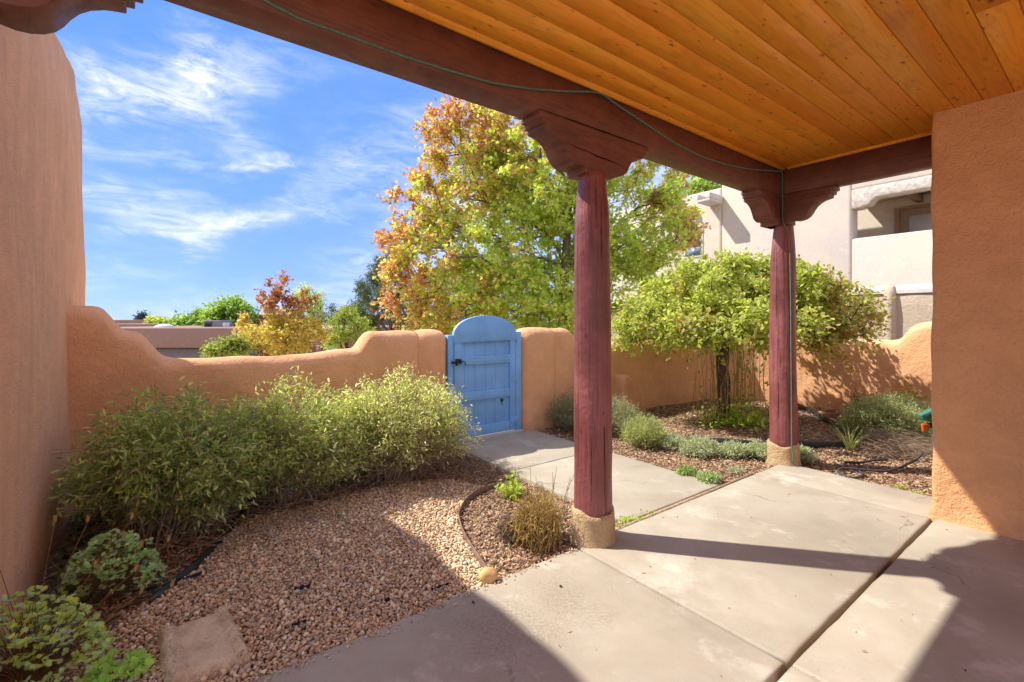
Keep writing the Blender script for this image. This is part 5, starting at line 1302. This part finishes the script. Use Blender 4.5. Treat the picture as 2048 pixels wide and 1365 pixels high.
# ------------------------------------------------------------------ brown houses beyond the low wall
def pbox(par, name, x0, x1, ytop, ybot, Y, depth, mat, z0=None, bev=.06, skew=0):
    p0 = at(x0, ytop, Y); p1 = at(x1, ytop, Y); zb = at(x0, ybot, Y)[2] if z0 is None else z0
    V = [(p0[0], Y, zb), (p1[0], Y+skew, zb), (p1[0], Y+skew+depth, zb), (p0[0], Y+depth, zb), (p0[0], Y, p0[2]), (p1[0], Y+skew, p0[2]), (p1[0], Y+skew+depth, p0[2]), (p0[0], Y+depth, p0[2])]
    mb = MB(); mb.add(np.array(V), [(3, 2, 1, 0), (4, 5, 6, 7), (0, 1, 5, 4), (1, 2, 6, 5), (2, 3, 7, 6), (3, 0, 4, 7)]); return sub(par, name, mb, M[mat], bevel=bev, segs=3)
h1 = thing('brown_house', 'long low brown stucco house with grey garage beyond the courtyard wall', 'house', tuple(at(380, 700, 24)))
pbox(h1, 'wall', 150, 468, 656, 697, 24, 10, 'brown'); pbox(h1, 'garage_wall', 140, 467, 697.5, 0, 24.6, 9, 'grey', z0=-3.4)
pbox(h1, 'roof', 262, 460, 657.5, 659, 24.3, 9.3, 'tanroof', bev=0)
h2 = thing('brown_house', 'reddish brown house with taller block behind the small rusty maple', 'house', tuple(at(560, 680, 27)))
pbox(h2, 'wall', 467, 645, 666, 0, 27, 8, 'brown2', z0=-3.4); pbox(h2, 'roof', 472, 560, 652, 660, 30, 6, 'tanroof', bev=0.02); pbox(h2, 'upper_block', 466, 560, 629, 653, 31, 7, 'brown2')
h3 = thing('brown_house', 'dark red brown wall of a house between olive tree and willow shrub', 'house', tuple(at(665, 690, 19)))
pbox(h3, 'wall', 632, 730, 657, 0, 19, 6, 'brown2', z0=-3.4); w_ = pbox(h3, 'window', 654, 672, 688, 702, 18.9, .12, 'white_paint', bev=.01); pbox(h3, 'pane', 656, 670, 690, 700, 18.88, .03, 'glass', bev=0)
h4 = thing('brown_house', 'far brown flat roofed house at the left skyline above the garage house', 'house', tuple(at(290, 655, 36)))
pbox(h4, 'wall', 200, 350, 648, 0, 36, 8, 'brown', z0=-3.4); pbox(h4, 'upper_block', 205, 305, 640, 649, 46, 8, 'brown')
ac = thing('ac_unit', 'dark grey air conditioning unit on the brown flat roof', 'air conditioner', tuple(at(425, 657, 27)))
pbox(ac, 'casing', 407, 444, 641, 657.5, 27, 1.0, 'ac_grey', bev=.02)
for i in range(7):
    pbox(ac, 'grille_slat', 409+i*2.1, 410+i*2.1, 643, 656, 26.96, .03, 'iron', bev=0)
pbox(ac, 'pipe_box', 445, 449, 646, 657.5, 27, .5, 'white_paint', bev=.01)
c = at(329, 656, 26); mb = MB(); nu = 16; V = []
for i in range(6):
    th = math.pi/2*i/5
    for j in range(nu): V.append((c[0]+.55*math.cos(th)*math.cos(j*6.283/nu), c[1]+.4*math.cos(th)*math.sin(j*6.283/nu), c[2]+.22*math.sin(th)))
mb.add(np.array(V), [(i*nu+j, i*nu+(j+1) % nu, (i+1)*nu+(j+1) % nu, (i+1)*nu+j) for i in range(5) for j in range(nu)])
tag(mb.build('skylight', M['tan_cap'], smooth=True), 'pale domed skylight on the brown flat roof', 'skylight')
mb = MB(); q = at(329, 649, 30); mb.tube([q-[0, 0, .3], q+[0, 0, .06]], .12, 8); tag(mb.build('roof_vent', M['orange']), 'small red brown roof vent behind the domed skylight', 'vent')
mb = MB(); q = at(297, 647, 40); mb.tube([q-[0, 0, .3], q+[0, 0, .5]], .12, 8); mb.tube([q+[0, 0, .5], q+[0, 0, .62]], .2, 8); tag(mb.build('vent_pipe', M['white_paint']), 'thin white vent pipe on the far skyline', 'vent')
# distant low hills of trees to close the horizon
n = 300; mb = MB(); V = []
for i in range(n+1):
    an_ = -1.4+2.8*i/n; r = 420; hgt = 4.0+1.6*math.sin(i*.21)+1.1*math.sin(i*.57+1)+.6*math.sin(i*1.7); V += [(r*math.sin(an_), r*math.cos(an_), -6), (r*math.sin(an_), r*math.cos(an_), -3+hgt), ((r+60)*math.sin(an_), (r+60)*math.cos(an_), -6)]
mb.add(np.array(V), [(3*i, 3*i+3, 3*i+4, 3*i+1) for i in range(n)]+[(3*i+1, 3*i+4, 3*i+5, 3*i+2) for i in range(n)])
M['hill'] = simple('hill_green', (.12, .14, .11), .95, .1, .3, .05)
tag(mb.build('hills', M['hill'], smooth=True), kind='structure')
